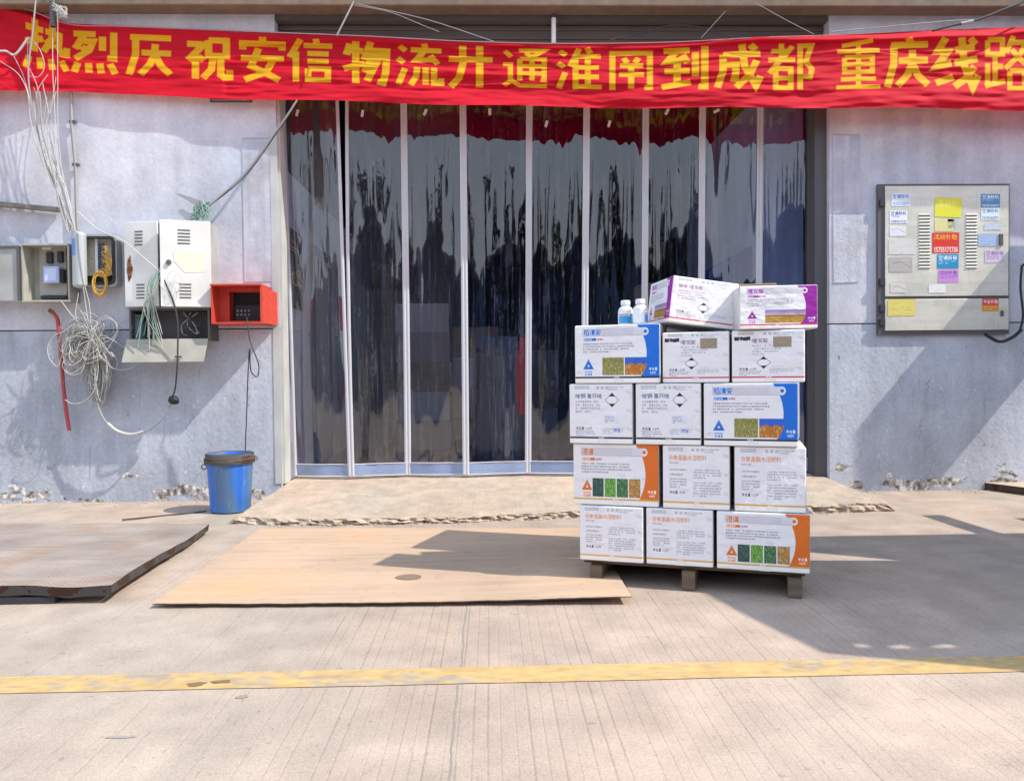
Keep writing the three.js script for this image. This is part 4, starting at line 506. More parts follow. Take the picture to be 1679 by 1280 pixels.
{
  const sheetMap = pix(1024, 1024, (u, v, i, j) => { const a = fbm(u * 4, v * 4, 841, 5, 4, 4), st = fbm(u * 5, v * 60, 845, 4, 5, 60), sp = fbm(u * 50, v * 50, 847, 3, 50, 50); const k = 0.86 + 0.18 * (a - 0.5) + 0.10 * (st - 0.5) + 0.03 * (hash(i, j, 2) - 0.5) - (sp > 0.72 ? 0.03 : 0); const r = Math.max(0, a - 0.55) * 0.3; return [k, k * (0.875 - r * 0.5), k * (0.755 - r)]; });
  const P = [G(250, 998), G(1036, 992), G(968, 869), G(428, 869)]; const t = thing('rusty_sheet', 'thin tan rusted steel sheet lying flat in front of the ramp', 'steel sheet');
  const at = (s, q, y) => { const o = P[0].clone().lerp(P[1], s).lerp(P[3].clone().lerp(P[2], s), q); o.y = 0.010 + y + 0.026 * Math.pow(Math.max(0, s - 0.25) / 0.75, 1.3) * Math.pow(1 - q, 1.5) + 0.008 * Math.sin(s * 5 + 0.4) * (1 - q) * (1 - s) + 0.006 * Math.max(0, 1 - s * 6) * (1 - q); o.z += (1 - q) * 0.012 * (fbm(s * 50, 3, 851, 3) - 0.5); return o; };
  const top = grid(120, 50, (s, q) => at(s, q, 0.004), (s, q, p) => [p.x, p.z]), m = mat([0.72, 0.69, 0.66], { map: rep(sheetMap, 0.45, 0.45), bumpMap: rep(N1, 0.9, 0.9), bumpScale: 0.004, roughness: 0.78, side: THREE.DoubleSide });
  mesh('sheet', top, m, t); mesh('edge', grid(120, 1, (s, q) => { const p = at(s, 0, q * 0.004 - 0.001); p.z += 0.001; return p; }), mat([0.10, 0.08, 0.07]), t);
  const c = G(670, 946, 0.02), sh = []; for (let k = 0; k < 40; k++) { const a = k / 40 * 6.283, r = 0.9 + 0.2 * vnoise(Math.cos(a) * 1.5 + 4, Math.sin(a) * 1.5, 12); sh.push(new THREE.Vector2(Math.cos(a) * 0.062 * r, Math.sin(a) * 0.052 * r)); } const sg = new THREE.ShapeGeometry(new THREE.Shape(sh)); sg.rotateX(-Math.PI / 2); sg.rotateZ(0.0); sg.translate(c.x, 0.0215, c.z);
  mesh('oil_spot', sg, mat([0.24, 0.17, 0.12], { roughness: 0.6 }), t).userData.label = 'dark round oil spot on the sheet';
  // plate edge by the right wall
  const r = thing('rusty_plate', 'brown rusty plate lying on the concrete along the right wall', 'steel plate'), a = G(1548, 794), b = G(1760, 822), d = G(1760, 797); const g = new THREE.Shape([[a.x, -a.z], [b.x, -b.z], [b.x + 0.6, -b.z], [b.x + 0.6, -d.z + 0.1], [a.x + 0.2, -a.z + 0.06]].map(([x, y]) => new THREE.Vector2(x, y))), e = new THREE.ExtrudeGeometry(g, { depth: 0.055, bevelEnabled: false }); e.rotateX(-Math.PI / 2); e.translate(0, 0.003, 0); mesh('plate', metres(e), mat([0.30, 0.19, 0.12], { map: rep(rustMap, 2, 2), roughness: 0.85 }), r); mesh('dusty_top', (() => { const q = new THREE.ShapeGeometry(g); q.rotateX(-Math.PI / 2); q.translate(0, 0.0605, 0); return metres(q); })(), M.ramp, r);
}

// ---------- pallet and cartons ----------
const A0 = G(950, 918, 0.115), A1 = G(1330, 942, 0.115), EX = A1.clone().sub(A0).setY(0).normalize(), EZ = V(EX.z, 0, -EX.x).negate(), YAW = Math.atan2(-EX.z, EX.x);
EZ.set(-EX.z, 0, EX.x);                               // out of the stack, towards the camera
const onFront = (u, v) => { const r = ray(u, v), k = A0.clone().sub(EYE).dot(EZ) / r.dot(EZ), p = EYE.clone().addScaledVector(r, k); return { s: p.clone().sub(A0).dot(EX), y: p.y }; };
const place = (s, y, d) => A0.clone().setY(y).addScaledVector(EX, s).addScaledVector(EZ, d);
{
  const t = thing('wooden_pallet', 'weathered wooden pallet under the stack of white cartons', 'pallet', place(0, 0, 0)); t.rotation.y = YAW; const L = onFront(1330, 940).s;
  for (let k = 0; k < 3; k++) { const x = [0.045, 0.475, 0.985][k] * (k === 2 ? L - 0.1 : 1) + (k === 2 ? 0.02 : 0); const s = mesh('runner', metres(span(x, x + 0.06, 0.001, 0.09, -1.0, -0.02, 0.004)), M.wood, t); void s; }
  for (let k = 0; k < 7; k++) mesh('deck_board', metres(span(0.01, L - 0.02, 0.0905, 0.113, -0.16 - k * 0.145, -0.06 - k * 0.145, 0.003)), M.wood, t);
}
// printed faces
const RED = '#d3435a', BLK = '#1d1f2a', GOLD = '#dcae58';
const picture = (g, x, y, w, h, kind) => {
  g.save(); g.beginPath(); g.rect(x, y, w, h); g.clip();
  const P = { rice: ['#8d8a4c', ['#c9b76a', '#6d7a35', '#e0d39a', '#4e5a2a']], wheat: ['#b9742a', ['#e7b765', '#8a4d1a', '#f3d490', '#c98a3a']], dark: ['#2c4a44', ['#1e3530', '#4d7a66', '#6a9480', '#3c5a52']], grass: ['#5f9a3a', ['#8cc653', '#3d7a26', '#b4dd86', '#4c8a2c']], leaf: ['#3c6b45', ['#2b5236', '#6aa35d', '#8cbf86', '#375f44']], rows: ['#b98a48', ['#5a3f22', '#d9ab63', '#7b5a30', '#e8c98d']], field: ['#b58d3a', ['#d6b052', '#8a6a2a', '#e8cf7a', '#a37a30']] }[kind];
  g.fillStyle = P[0]; g.fillRect(x, y, w, h);
  for (let k = 0; k < 170; k++) { const a = x + rnd() * w, b = y + rnd() * h, l = rr(4, 22); g.strokeStyle = P[1][k % 4]; g.lineWidth = rr(0.8, 2.6); const q = kind === 'rows' || kind === 'dark' ? 0.6 + rr(-0.1, 0.1) : Math.PI / 2 + rr(-0.6, 0.6); g.beginPath(); g.moveTo(a, b); g.quadraticCurveTo(a + Math.cos(q) * l * 0.5 + rr(-3, 3), b - Math.sin(q) * l * 0.5, a + Math.cos(q) * l, b - Math.sin(q) * l * (kind === 'rows' ? -1 : 1)); g.stroke(); }
  if (kind === 'wheat') { g.fillStyle = '#2d66d0'; g.beginPath(); g.moveTo(x, y); g.lineTo(x + w, y); for (let k = 10; k >= 0; k--) g.lineTo(x + w * k / 10, y + h * (0.28 + 0.16 * rnd())); g.fill(); }
  if (kind === 'field') { const sk = g.createLinearGradient(0, y, 0, y + h * 0.45); sk.addColorStop(0, '#7f7fc4'); sk.addColorStop(1, '#e7b7b2'); g.fillStyle = sk; g.fillRect(x, y, w, h * 0.42); g.fillStyle = '#3a4a32'; g.fillRect(x, y + h * 0.42, w, h * 0.06); }
  g.restore();
};
const logo = (g, x, y, s, c) => { g.strokeStyle = c; g.lineJoin = 'round'; g.lineWidth = s * 0.05; g.beginPath(); g.moveTo(x + s / 2, y - s * 0.08); g.lineTo(x + s * 1.04, y + s * 0.9); g.lineTo(x - s * 0.04, y + s * 0.9); g.closePath(); g.stroke(); g.lineWidth = s * 0.2; g.lineJoin = 'miter'; g.beginPath(); g.moveTo(x + s / 2, y + s * 0.22); g.lineTo(x + s * 0.82, y + s * 0.78); g.lineTo(x + s * 0.18, y + s * 0.78); g.closePath(); g.stroke(); g.fillStyle = c; g.font = `bold ${s * 0.24}px sans-serif`; g.fillText('ADAMA', x + s * 0.06, y + s * 1.25); write(g, '安道麦', x + s * 0.08, y + s * 1.32, s * 0.26, c); };
const diamond = (g, x, y, r) => { g.strokeStyle = BLK; g.lineWidth = 2.2; g.fillStyle = '#f2f2f4'; g.beginPath(); g.moveTo(x, y - r); g.lineTo(x + r, y); g.lineTo(x, y + r); g.lineTo(x - r, y); g.closePath(); g.fill(); g.stroke(); g.fillStyle = BLK; for (const s of [-1, 1]) { g.beginPath(); g.moveTo(x, y + s * r); g.lineTo(x + r * 0.48, y + s * r * 0.52); g.lineTo(x - r * 0.48, y + s * r * 0.52); g.fill(); } };
const paper = (g, w, h) => { g.fillStyle = '#eeedf0'; g.fillRect(0, 0, w, h); for (let k = 0; k < 60; k++) { g.fillStyle = `rgba(${rnd() > 0.5 ? '255,255,255' : '205,203,212'},${rr(0.05, 0.25)})`; g.fillRect(rnd() * w, rnd() * h, rr(20, 120), rr(2, 26)); } };
const stripe = (g, w, h, c) => { g.fillStyle = c; g.fillRect(0, h * 0.885, w, h * 0.028); g.fillStyle = '#fff'; for (let k = 0; k < 4; k++) g.fillRect(w * 0.47 + k * 9, h * 0.891, 6, h * 0.016); g.fillStyle = '#f6f5f3'; g.fillRect(0, h * 0.915, w, h * 0.085); };
const icons = (g, x, y, n, s) => { g.strokeStyle = '#5a5f70'; g.lineWidth = 1.6; for (let k = 0; k < n; k++) { g.strokeRect(x + k * s * 1.35, y, s, s * 0.9); g.beginPath(); g.moveTo(x + k * s * 1.35 + s * 0.2, y + s * 0.7); g.lineTo(x + k * s * 1.35 + s * 0.5, y + s * 0.2); g.lineTo(x + k * s * 1.35 + s * 0.8, y + s * 0.7); g.stroke(); } };
function brandFace(c, title, sub, pics, st) { return (g, w, h) => {
  paper(g, w, h); g.fillStyle = c; g.beginPath(); g.moveTo(w * 0.74, 0); g.lineTo(w, 0); g.lineTo(w, h * 0.885); g.lineTo(w * 0.78, h * 0.885); g.quadraticCurveTo(w * 0.905, h * 0.52, w * 0.8, h * 0.16); g.lineTo(w * 0.8, h * 0.1); g.quadraticCurveTo(w * 0.75, h * 0.07, w * 0.74, 0); g.fill();
  g.fillStyle = '#d2d2da'; g.fillRect(w * 0.09, h * 0.06, w * 0.72, h * 0.12); g.fillStyle = '#e9e9ee'; g.beginPath(); g.arc(w * 0.83, h * 0.125, h * 0.068, 0, 7); g.fill(); g.fillStyle = '#dcdce4'; g.fillRect(w * 0.7, h * 0.06, w * 0.12, h * 0.13); g.fillStyle = c; g.beginPath(); g.arc(w * 0.835, h * 0.125, h * 0.03, 0, 7); g.fill(); g.fillStyle = '#8d8f9c'; g.fillRect(w * 0.1, h * 0.185, w * 0.7, 2.5);
  write(g, title, w * 0.11, h * 0.075, h * 0.10, c, h * 0.013); g.fillStyle = c; g.fillRect(w * 0.11, h * 0.225, w * 0.15, h * 0.045); write(g, sub, w * 0.115, h * 0.23, h * 0.034, '#fff', 1.2); write(g, '稻清安', w * 0.27, h * 0.23, h * 0.036, '#a83268', 1.5);
  lines(g, w * 0.1, h * 0.31, w * 0.6, 4, h * 0.045, h * 0.028, '#6d7080'); logo(g, w * 0.11, h * 0.6, h * 0.17, c);
  const x0 = pics.length > 2 ? 0.23 : 0.33, x1 = pics.length > 2 ? 0.80 : 0.86, n = pics.length, pw = (x1 - x0) / n; pics.forEach((p, k) => picture(g, w * (x0 + pw * k), h * 0.56, w * (pw - 0.012), h * 0.3, p));
  g.fillStyle = c; g.beginPath(); g.moveTo(w * 0.87, h * 0.5); g.quadraticCurveTo(w * 0.87, h * 0.68, w * 0.79, h * 0.885); g.lineTo(w, h * 0.885); g.lineTo(w, h * 0.5); g.fill(); write(g, '净含量', w * 0.87, h * 0.735, h * 0.05, '#fff', 2); write(g, '12升', w * 0.885, h * 0.80, h * 0.05, '#fff', 2); stripe(g, w, h, st); }; }
function textFace(title, tc, st, opt) { return (g, w, h) => {
  paper(g, w, h); icons(g, w * 0.09, h * 0.04, 4, h * 0.05); for (let k = 0; k < 3; k++) icons(g, w * (0.44 + k * 0.07), h * 0.05, 1, h * 0.04); lines(g, w * 0.62, h * 0.05, w * 0.24, 2, h * 0.035, h * 0.022, '#7d8090');
  if (opt.kind === 'fert') { write(g, title, w * 0.09, h * 0.15, h * 0.083, tc, h * 0.009, 1.02); lines(g, w * 0.1, h * 0.26, w * 0.22, 1, h * 0.03, h * 0.03, '#9a8d90'); lines(g, w * 0.1, h * 0.37, w * 0.27, 2, h * 0.075, h * 0.028, '#7a7d90'); lines(g, w * 0.1, h * 0.52, w * 0.27, 4, h * 0.042, h * 0.025, '#6f7284'); lines(g, w * 0.46, h * 0.37, w * 0.42, 4, h * 0.04, h * 0.025, '#7a7d90'); lines(g, w * 0.46, h * 0.57, w * 0.07, 6, h * 0.042, h * 0.027, '#70738a'); lines(g, w * 0.55, h * 0.57, w * 0.33, 6, h * 0.042, h * 0.024, '#70738a'); }
  else { write(g, title, w * (opt.window ? 0.28 : 0.1), h * (opt.ty ?? 0.16), h * 0.085, tc, h * 0.010, 1.05); lines(g, w * (opt.window ? 0.28 : 0.1), h * 0.28, w * 0.4, 4, h * 0.055, h * 0.036, opt.bc ?? '#8594ad'); lines(g, w * 0.1, h * 0.78, w * 0.3, 3, h * 0.035, h * 0.024, '#70738a'); lines(g, w * 0.52, h * 0.74, w * 0.34, 3, h * 0.035, h * 0.022, '#8d90a0'); diamond(g, w * opt.dx, h * opt.dy, h * 0.115); if (opt.mark) { g.fillStyle = '#e3e6f2'; g.fillRect(w * 0.55, h * 0.52, w * 0.24, h * 0.14); lines(g, w * 0.57, h * 0.54, w * 0.13, 4, h * 0.03, h * 0.018, '#5a5f70'); g.fillStyle = '#d5dcf0'; g.fillRect(w * 0.68, h * 0.72, w * 0.14, h * 0.09); write(g, 'my', w * 0.70, h * 0.715, h * 0.08, '#5a6a9a'); } if (opt.window) { write(g, '氟环唑铜', w * 0.03, h * 0.12, h * 0.075, '#1d1f2a', h * 0.016, 0.85); g.fillStyle = '#9c8f78'; g.fillRect(w * 0.57, h * 0.13, w * 0.25, h * 0.2); for (let k = 0; k < 200; k++) { g.fillStyle = k % 2 ? '#b5a88e' : '#857a66'; g.fillRect(w * (0.57 + rnd() * 0.245), h * (0.13 + rnd() * 0.19), 3, 2); } } }
  write(g, '净含量', w * 0.1, h * 0.72, h * 0.048, '#50546a', 1.9); write(g, ':12升', w * 0.1 + h * 0.17, h * 0.72, h * 0.048, '#50546a', 1.9);
  for (let k = 0; k < 3; k++) { const x = w * (0.9 + 0.02 * k), y = h * (0.12 + 0.3 * k); g.strokeStyle = 'rgba(140,142,160,0.7)'; g.lineWidth = 1.5; for (let q = 0; q < 4; q++) { g.beginPath(); g.moveTo(w * 0.9 + q * 7, y); g.lineTo(w * 0.9 + q * 7 + 14, y + 20); g.stroke(); } void x; }
  stripe(g, w, h, st); }; }
const face = (fn, w) => mat([1, 1, 1], { map: ctex(w, 360, fn), roughness: 0.42, bumpMap: rep(N1, 0.6, 0.6), bumpScale: 0.008 });
const FACE = {
  blue: face(brandFace('#0f6fd8', '稻清安', '氟环唑铜', ['rice', 'wheat'], BLK), 560), orange: face(brandFace('#e2701f', '溶道', '氨基酸肥', ['dark', 'grass', 'leaf', 'rows'], GOLD), 560), purple: face(brandFace('#9a1f9e', '噻安胺', '联苯虫', ['field'], RED), 560),
  diamond: face(textFace('噻虫胺', '#8a6c86', RED, { dx: 0.44, dy: 0.62, ty: 0.16, window: true, bc: '#a896ae' }), 430), copper: face(textFace('唑铜·氟环唑', '#6f7f9c', BLK, { dx: 0.68, dy: 0.27, mark: true }), 400), fert: face(textFace('含氨基酸水溶肥料', '#e39a72', GOLD, { kind: 'fert' }), 430), top: face(textFace('联苯·噻虫胺', '#a2789c', RED, { dx: 0.5, dy: 0.62, bc: '#b79bb6' }), 470),
};
FACE.diamond.map.wrapS = FACE.copper.map.wrapS = THREE.ClampToEdgeWrapping;
function cartonGeo(w, h, d, side) {          // carton with bevelled edges; printed face 0 in front, printed face 2 on its left side if asked
  const g = new RoundedBoxGeometry(w, h, d, 3, 0.007), n = g.index ? g.toNonIndexed() : g, p = n.attributes.position, q = n.attributes.normal, bins = [[], [], []];
  for (let i = 0; i < p.count; i += 3) { const nz = q.getZ(i) + q.getZ(i + 1) + q.getZ(i + 2), nx = q.getX(i) + q.getX(i + 1) + q.getX(i + 2); bins[nz > 2.1 ? 0 : side && nx < -2.1 ? 2 : 1].push(i, i + 1, i + 2); }
  const P = [], N = [], U = [], out = new THREE.BufferGeometry(); let at = 0;
  bins.forEach((b, k) => { for (const i of b) { let x = p.getX(i), y = p.getY(i), z = p.getZ(i); const bulge = 0.006 * Math.cos(x / w * 3) * Math.cos(y / h * 3); P.push(x, y + h / 2, k === 0 ? z + bulge * 0 : z); N.push(q.getX(i), q.getY(i), q.getZ(i)); k === 0 ? U.push(x / w + 0.5, y / h + 0.5) : k === 2 ? U.push(z / d + 0.5, y / h + 0.5) : U.push(x + z, y + z); } out.addGroup(at, b.length, k); at += b.length; });
  out.setAttribute('position', new THREE.Float32BufferAttribute(P, 3)); out.setAttribute('normal', new THREE.Float32BufferAttribute(N, 3)); out.setAttribute('uv', new THREE.Float32BufferAttribute(U, 2)); return out;
}
const CG = 'cartons stacked on the pallet';
const LY = [0.115]; for (const [u, v] of [[955, 828], [940, 727], [936, 629], [944, 533.5]]) LY.push(onFront(u, v).y);
function carton(kind, layer, u0, u1, v, label, push = 0, twist = 0) {
  const s0 = onFront(u0, v).s, s1 = onFront(u1, v).s, w = s1 - s0 - 0.004, h = LY[layer + 1] - LY[layer] - 0.002, d = w > 0.34 ? 0.28 : 0.4;
  const o = mesh('carton', cartonGeo(w, h, d), [FACE[kind], M.cardWhite, M.cardWhite]); o.position.copy(place((s0 + s1) / 2, LY[layer] + 0.001, -d / 2 - push)); o.rotation.y = YAW + twist; tag(o, label, 'carton', CG);
  const tp = mesh('tape', box(w * 0.99, 0.0006, 0.05, 0, h + 0.0003, 0), mat([0.62, 0.55, 0.42], { roughness: 0.3 }), o); void tp; mesh('tape_tab', box(0.05, h * 0.072, 0.0008, 0.01, h * 0.043, d / 2 + 0.0006), phys([0.86, 0.85, 0.82], { roughness: 0.18 }), o); o.rotation.y += rr(-0.012, 0.012); o.position.addScaledVector(EZ, rr(-0.008, 0.004)); return o;
}
carton('fert', 0, 950, 1056, 870, 'white carton with orange title on the pallet, at its free end in the bottom row', 0, 0.0); carton('fert', 0, 1059, 1171, 880, 'white carton with orange title in the middle of the bottom row', 0.004); carton('orange', 0, 1175, 1330, 890, 'wide white carton with orange band in the bottom row', 0);
carton('orange', 1, 938, 1080, 775, 'wide white carton with orange band in the second row from the pallet', 0.01); carton('fert', 1, 1086, 1198, 785, 'white carton with orange title beside the upper orange-banded carton', 0.012); carton('fert', 1, 1202, 1322, 790, 'white carton with orange title at the end of the second row from the pallet', 0.006, 0.01);
carton('copper', 2, 933, 1038, 675, 'white carton with hazard diamond in its upper half, at the end of the middle row', 0.0); carton('copper', 2, 1041, 1150, 675, 'white carton with hazard diamond in its upper half, beside the blue-banded carton', 0.004); carton('blue', 2, 1154, 1311, 675, 'wide white carton with blue band in the middle row', 0.0, -0.01);
carton('blue', 3, 942, 1083, 580, 'wide white carton with blue band carrying the two bottles', 0.0); const shortBox = carton('diamond', 3, 1085, 1197, 585, 'white carton with tan window label beside the blue-banded carton under the tilted carton', 0.015); const shortBox2 = carton('diamond', 3, 1200, 1322, 585, 'white carton with tan window label under the purple-banded carton', 0.0);
for (const o of [shortBox, shortBox2]) o.scale.y = 0.845;
{ // top row
  const h2 = LY[3] + (LY[4] - LY[3]) * 0.85, s0 = onFront(1206, 505).s, s1 = onFront(1335, 505).s, w = s1 - s0, hh = onFront(1270, 468).y - h2;
  const o = mesh('carton', cartonGeo(w * 1.02, hh, 0.3), [FACE.purple, M.cardWhite, M.cardWhite]); o.position.copy(place((s0 + s1) / 2 - 0.012, h2 + 0.001, -0.15)); o.rotation.y = YAW + 0.2; tag(o, 'wide white carton with purple band in the top row', 'carton', CG);
  const q = mesh('carton', cartonGeo(0.316, hh * 1.12, 0.36, true), [FACE.top, M.cardWhite, FACE.purple]), fc = onFront(1093, 527), c = place(fc.s + 0.006, fc.y, -0.01); q.rotation.set(0, YAW + 0.42, -0.125, 'YXZ'); q.position.copy(c).sub(V(-0.158, 0, 0.18).applyEuler(q.rotation)); tag(q, 'tilted white carton with hazard diamond turned outward in the top row', 'carton', CG);
  // back rows, which widen the shadow of the stack
  for (let L = 0; L < 4; L++) for (let k = 0; k < 3; k++) { const w3 = 0.335, hb = LY[L + 1] - LY[L] - 0.003, b = mesh('carton', cartonGeo(w3 - 0.004, hb, 0.55), [M.cardWhite, M.cardWhite, M.cardWhite]); b.position.copy(place(0.165 + k * w3, LY[L] + 0.001, -0.70)); b.rotation.y = YAW; tag(b, 'plain white carton in the hidden back row of the pallet stack', 'carton', CG); }
  const br = mesh('carton', metres(box(0.22, 0.21, 0.3, 0, 0.105, 0, 0.006)), M.cardboard); br.position.copy(place(onFront(1205, 500).s + 0.06, LY[4] + 0.001, -0.62)); br.rotation.y = YAW + 0.1; tag(br, 'brown carton on top of the back row behind the purple-banded carton', 'carton', CG);
  // bottles on the blue carton
  const bw = mat([0.82, 0.83, 0.84], { roughness: 0.3 }), lab = ctex(128, 64, (g) => { g.fillStyle = '#eef2f6'; g.fillRect(0, 0, 128, 64); g.fillStyle = '#3aa0dc'; g.fillRect(30, 22, 40, 42); g.fillStyle = '#c03a3a'; g.fillRect(30, 12, 30, 6); g.fillStyle = '#2a4a8a'; g.fillRect(64, 12, 24, 8); lines(g, 72, 28, 44, 4, 8, 6, '#70809a'); });
  for (const [u, z, l, ty] of [[1020, -0.1, 'white plastic bottle with blue label on the blue-banded carton', 3.6], [1047, -0.06, 'white plastic bottle touching the tilted carton, label turned away', 5.2]]) {
    const s = onFront(u, 520).s, b = thing('white_bottle', l, 'bottle', place(s, LY[4] + 0.0015, z), 'white bottles on the carton');
    mesh('body', new THREE.LatheGeometry([[0.001, 0], [0.032, 0], [0.035, 0.004], [0.035, 0.068], [0.030, 0.08], [0.020, 0.088], [0.0185, 0.094], [0.001, 0.095]].map(([x, y]) => new THREE.Vector2(x, y)), 32), bw, b); mesh('cap', new THREE.LatheGeometry([[0.001, 0.0925], [0.0215, 0.0925], [0.0225, 0.096], [0.0225, 0.113], [0.020, 0.116], [0.001, 0.117]].map(([x, y]) => new THREE.Vector2(x, y)), 28), bw, b);
    const lg = new THREE.CylinderGeometry(0.0356, 0.0356, 0.052, 28, 1, true); lg.rotateY(ty); lg.translate(0, 0.034, 0); mesh('label', lg, mat([1, 1, 1], { map: lab, roughness: 0.4, side: THREE.DoubleSide }), b);
  }
}

// ---------- steel cabinet on the right wall ----------
{
  const t = thing('steel_cabinet', 'stainless steel wall cabinet covered with paper stickers and louvres', 'cabinet'), Z = 0.042, p2 = (u0, v0, u1, v1, z0, z1, r) => pspan(u0, v0, u1, v1, z0, z1, r);
  mesh('frame', p2(1440, 301, 1656, 549, 0.001, 0.03), M.steelDark, t); const d1 = mesh('door', metres(p2(1452, 304, 1655, 486, 0.0305, Z, 0.004)), M.inox, t), d2 = mesh('door', metres(p2(1452, 489, 1655, 542, 0.0305, Z, 0.004)), M.inox, t);
  for (const v of [332, 462, 505, 528]) mesh('hinge', p2(1444, v - 6, 1451, v + 6, 0.0305, 0.05, 0.003), M.dark, t);
  for (const u of [1507, 1584]) for (let k = 0; k < 17; k++) { const a = W(u, 352 + k * 5.4, Z), b = W(u + 18, 349 + k * 5.4, Z), g = new THREE.CylinderGeometry(0.0075, 0.0075, b.x - a.x, 8, 1, false, 0, Math.PI); g.rotateZ(Math.PI / 2); g.rotateX(Math.PI * 0.75); g.translate((a.x + b.x) / 2, a.y, Z); mesh('louvre', g, M.inox, d1); mesh('slot', box(b.x - a.x, 0.006, 0.001, (a.x + b.x) / 2, a.y - 0.008, Z + 0.0006), M.black, d1); }
  mesh('handle', p2(1640, 383, 1646, 402, Z, Z + 0.012, 0.003), M.steelDark, d1); mesh('lock', p2(1642, 509, 1647, 518, Z, Z + 0.01, 0.003), M.steelDark, d2);
  const st = (par, u0, v0, u1, v1, fn, lab, tilt = 0) => { const a = W(u0, v1, Z), b = W(u1, v0, Z), g = new THREE.PlaneGeometry(b.x - a.x, b.y - a.y); g.rotateZ(tilt); g.translate((a.x + b.x) / 2, (a.y + b.y) / 2, Z + 0.0025); const o = mesh('sticker', g, mat([1, 1, 1], { map: ctex(160, Math.round(160 * (v1 - v0) / (u1 - u0)), fn), roughness: 0.6, side: THREE.DoubleSide }), par); if (lab) o.userData.label = lab; };
  const ad = (bg, c1, t1, c2, num, rows = 0) => (g, w, h) => { g.fillStyle = bg; g.fillRect(0, 0, w, h); const n = [...t1].length, s = Math.min(h * 0.42, w * 0.82 / n); write(g, t1, w * 0.06, h * 0.08, s, c1, s * 0.12); if (rows) lines(g, w * 0.08, h * 0.08 + s * 1.15, w * 0.84, rows, h * 0.15, h * 0.1, c2); if (num) { g.fillStyle = c2; g.font = `bold ${Math.round(h * (rows ? 0.24 : 0.34))}px sans-serif`; g.fillText(num, w * 0.05, h * 0.95, w * 0.9); } };
  const plain = (bg, torn) => (g, w, h) => { g.fillStyle = bg; g.fillRect(0, 0, w, h); for (let k = 0; k < 30; k++) { g.fillStyle = `rgba(${rnd() > 0.5 ? '255,255,255' : '120,110,100'},${rr(0.05, 0.3)})`; g.fillRect(rnd() * w, rnd() * h, rr(6, 60), rr(1, 6)); } if (torn) { g.strokeStyle = 'rgba(80,70,66,0.8)'; g.lineWidth = 3; g.beginPath(); g.moveTo(w * 0.1, h * 0.4); g.lineTo(w * 0.5, h * 0.3); g.lineTo(w * 0.95, h * 0.7); g.stroke(); } };
  st(d1, 1462, 317, 1493, 338, ad('#e9eef4', '#3d86c8', '空调移机', '#5a9ad2', '15155162071', 0)); st(d1, 1459, 345, 1488, 366, ad('#eef0f6', '#2a3a8e', '空调移机', '#3a3f9a', '13085512122', 1)); st(d1, 1459, 370, 1486, 387, plain('#e6e6ea', true)); st(d1, 1457, 391, 1500, 417, plain('#d9d6cf')); st(d1, 1458, 422, 1496, 446, plain('#b9b2ad', true)); st(d1, 1460, 464, 1486, 480, plain('#d6d0cc', true));
  st(d1, 1533, 324, 1577, 356, (g, w, h) => { g.fillStyle = '#e8e23a'; g.fillRect(0, 0, w, h); write(g, '流动补', w * 0.06, h * 0.12, h * 0.36, '#f2ee86', 5); }, 'bright yellow faded sticker', -0.04); st(d1, 1533, 358, 1564, 379, plain('#e6dc96')); st(d1, 1554, 359, 1565, 374, ad('#4f93c6', '#e8f0f8', '空调', '#e8f0f8', '', 0));
  st(d1, 1529, 381, 1573, 415, ad('#dd3226', '#f6b93a', '流动补胎', '#fbeae6', '15755171736'), 'red sticker with yellow characters and a white number'); st(d1, 1537, 417, 1572, 440, ad('#1f8fc0', '#f2f6fa', '空调拆装', '#d2e6f2', '', 2), 'blue sticker with white characters'); st(d1, 1539, 442, 1572, 463, ad('#d092d8', '#7a3aa8', '流动补胎', '#7a3aa8', '', 2)); st(d1, 1523, 466, 1551, 480, plain('#eceae8'));
  st(d1, 1609, 318, 1640, 340, ad('#5f93bd', '#eaf2f8', '空调移机', '#eaf2f8', '15155162071', 1)); st(d1, 1609, 341, 1639, 361, ad('#e4ecf2', '#3a78ac', '空调移机', '#3a78ac', '15155162071', 0)); st(d1, 1614, 367, 1642, 377, plain('#ccd4e4')); st(d1, 1604, 383, 1636, 404, plain('#a9bde0')); st(d1, 1615, 410, 1648, 431, ad('#d8c6dc', '#8a6a98', '空调拆装', '#8a6a98', '', 2));
  st(d2, 1456, 490, 1501, 518, plain('#e0cf6e'), 'plain pale yellow sticker'); st(d2, 1611, 489, 1638, 510, (g, w, h) => { g.fillStyle = '#d65a48'; g.fillRect(0, 0, w, h * 0.55); g.fillStyle = '#e08a2a'; g.fillRect(0, h * 0.55, w, h * 0.45); write(g, '专业补胎', w * 0.06, h * 0.12, w * 0.21, '#fbe8e4', 4); lines(g, w * 0.08, h * 0.62, w * 0.84, 2, h * 0.17, h * 0.12, '#f0d070'); });
  for (const [a, b, c, d] of [[1645, 326, 1660, 326], [1640, 260, 1640, 300]]) void [a, b, c, d];
  const hs = thing('black_hose', 'black hose with a nozzle hung beside the steel cabinet', 'hose'); mesh('hose', wire([[1676, 436], [1674, 470], [1678, 520], [1672, 545]], 0.09, 0.009, 30), M.black, hs); mesh('nozzle', wire([[1616, 548], [1640, 560], [1662, 552], [1676, 540]], 0.09, 0.014, 20), M.black, hs); mesh('hose', wire([[1676, 436], [1690, 428], [1710, 450], [1712, 560], [1680, 580]], 0.09, 0.009, 40), M.black, hs);
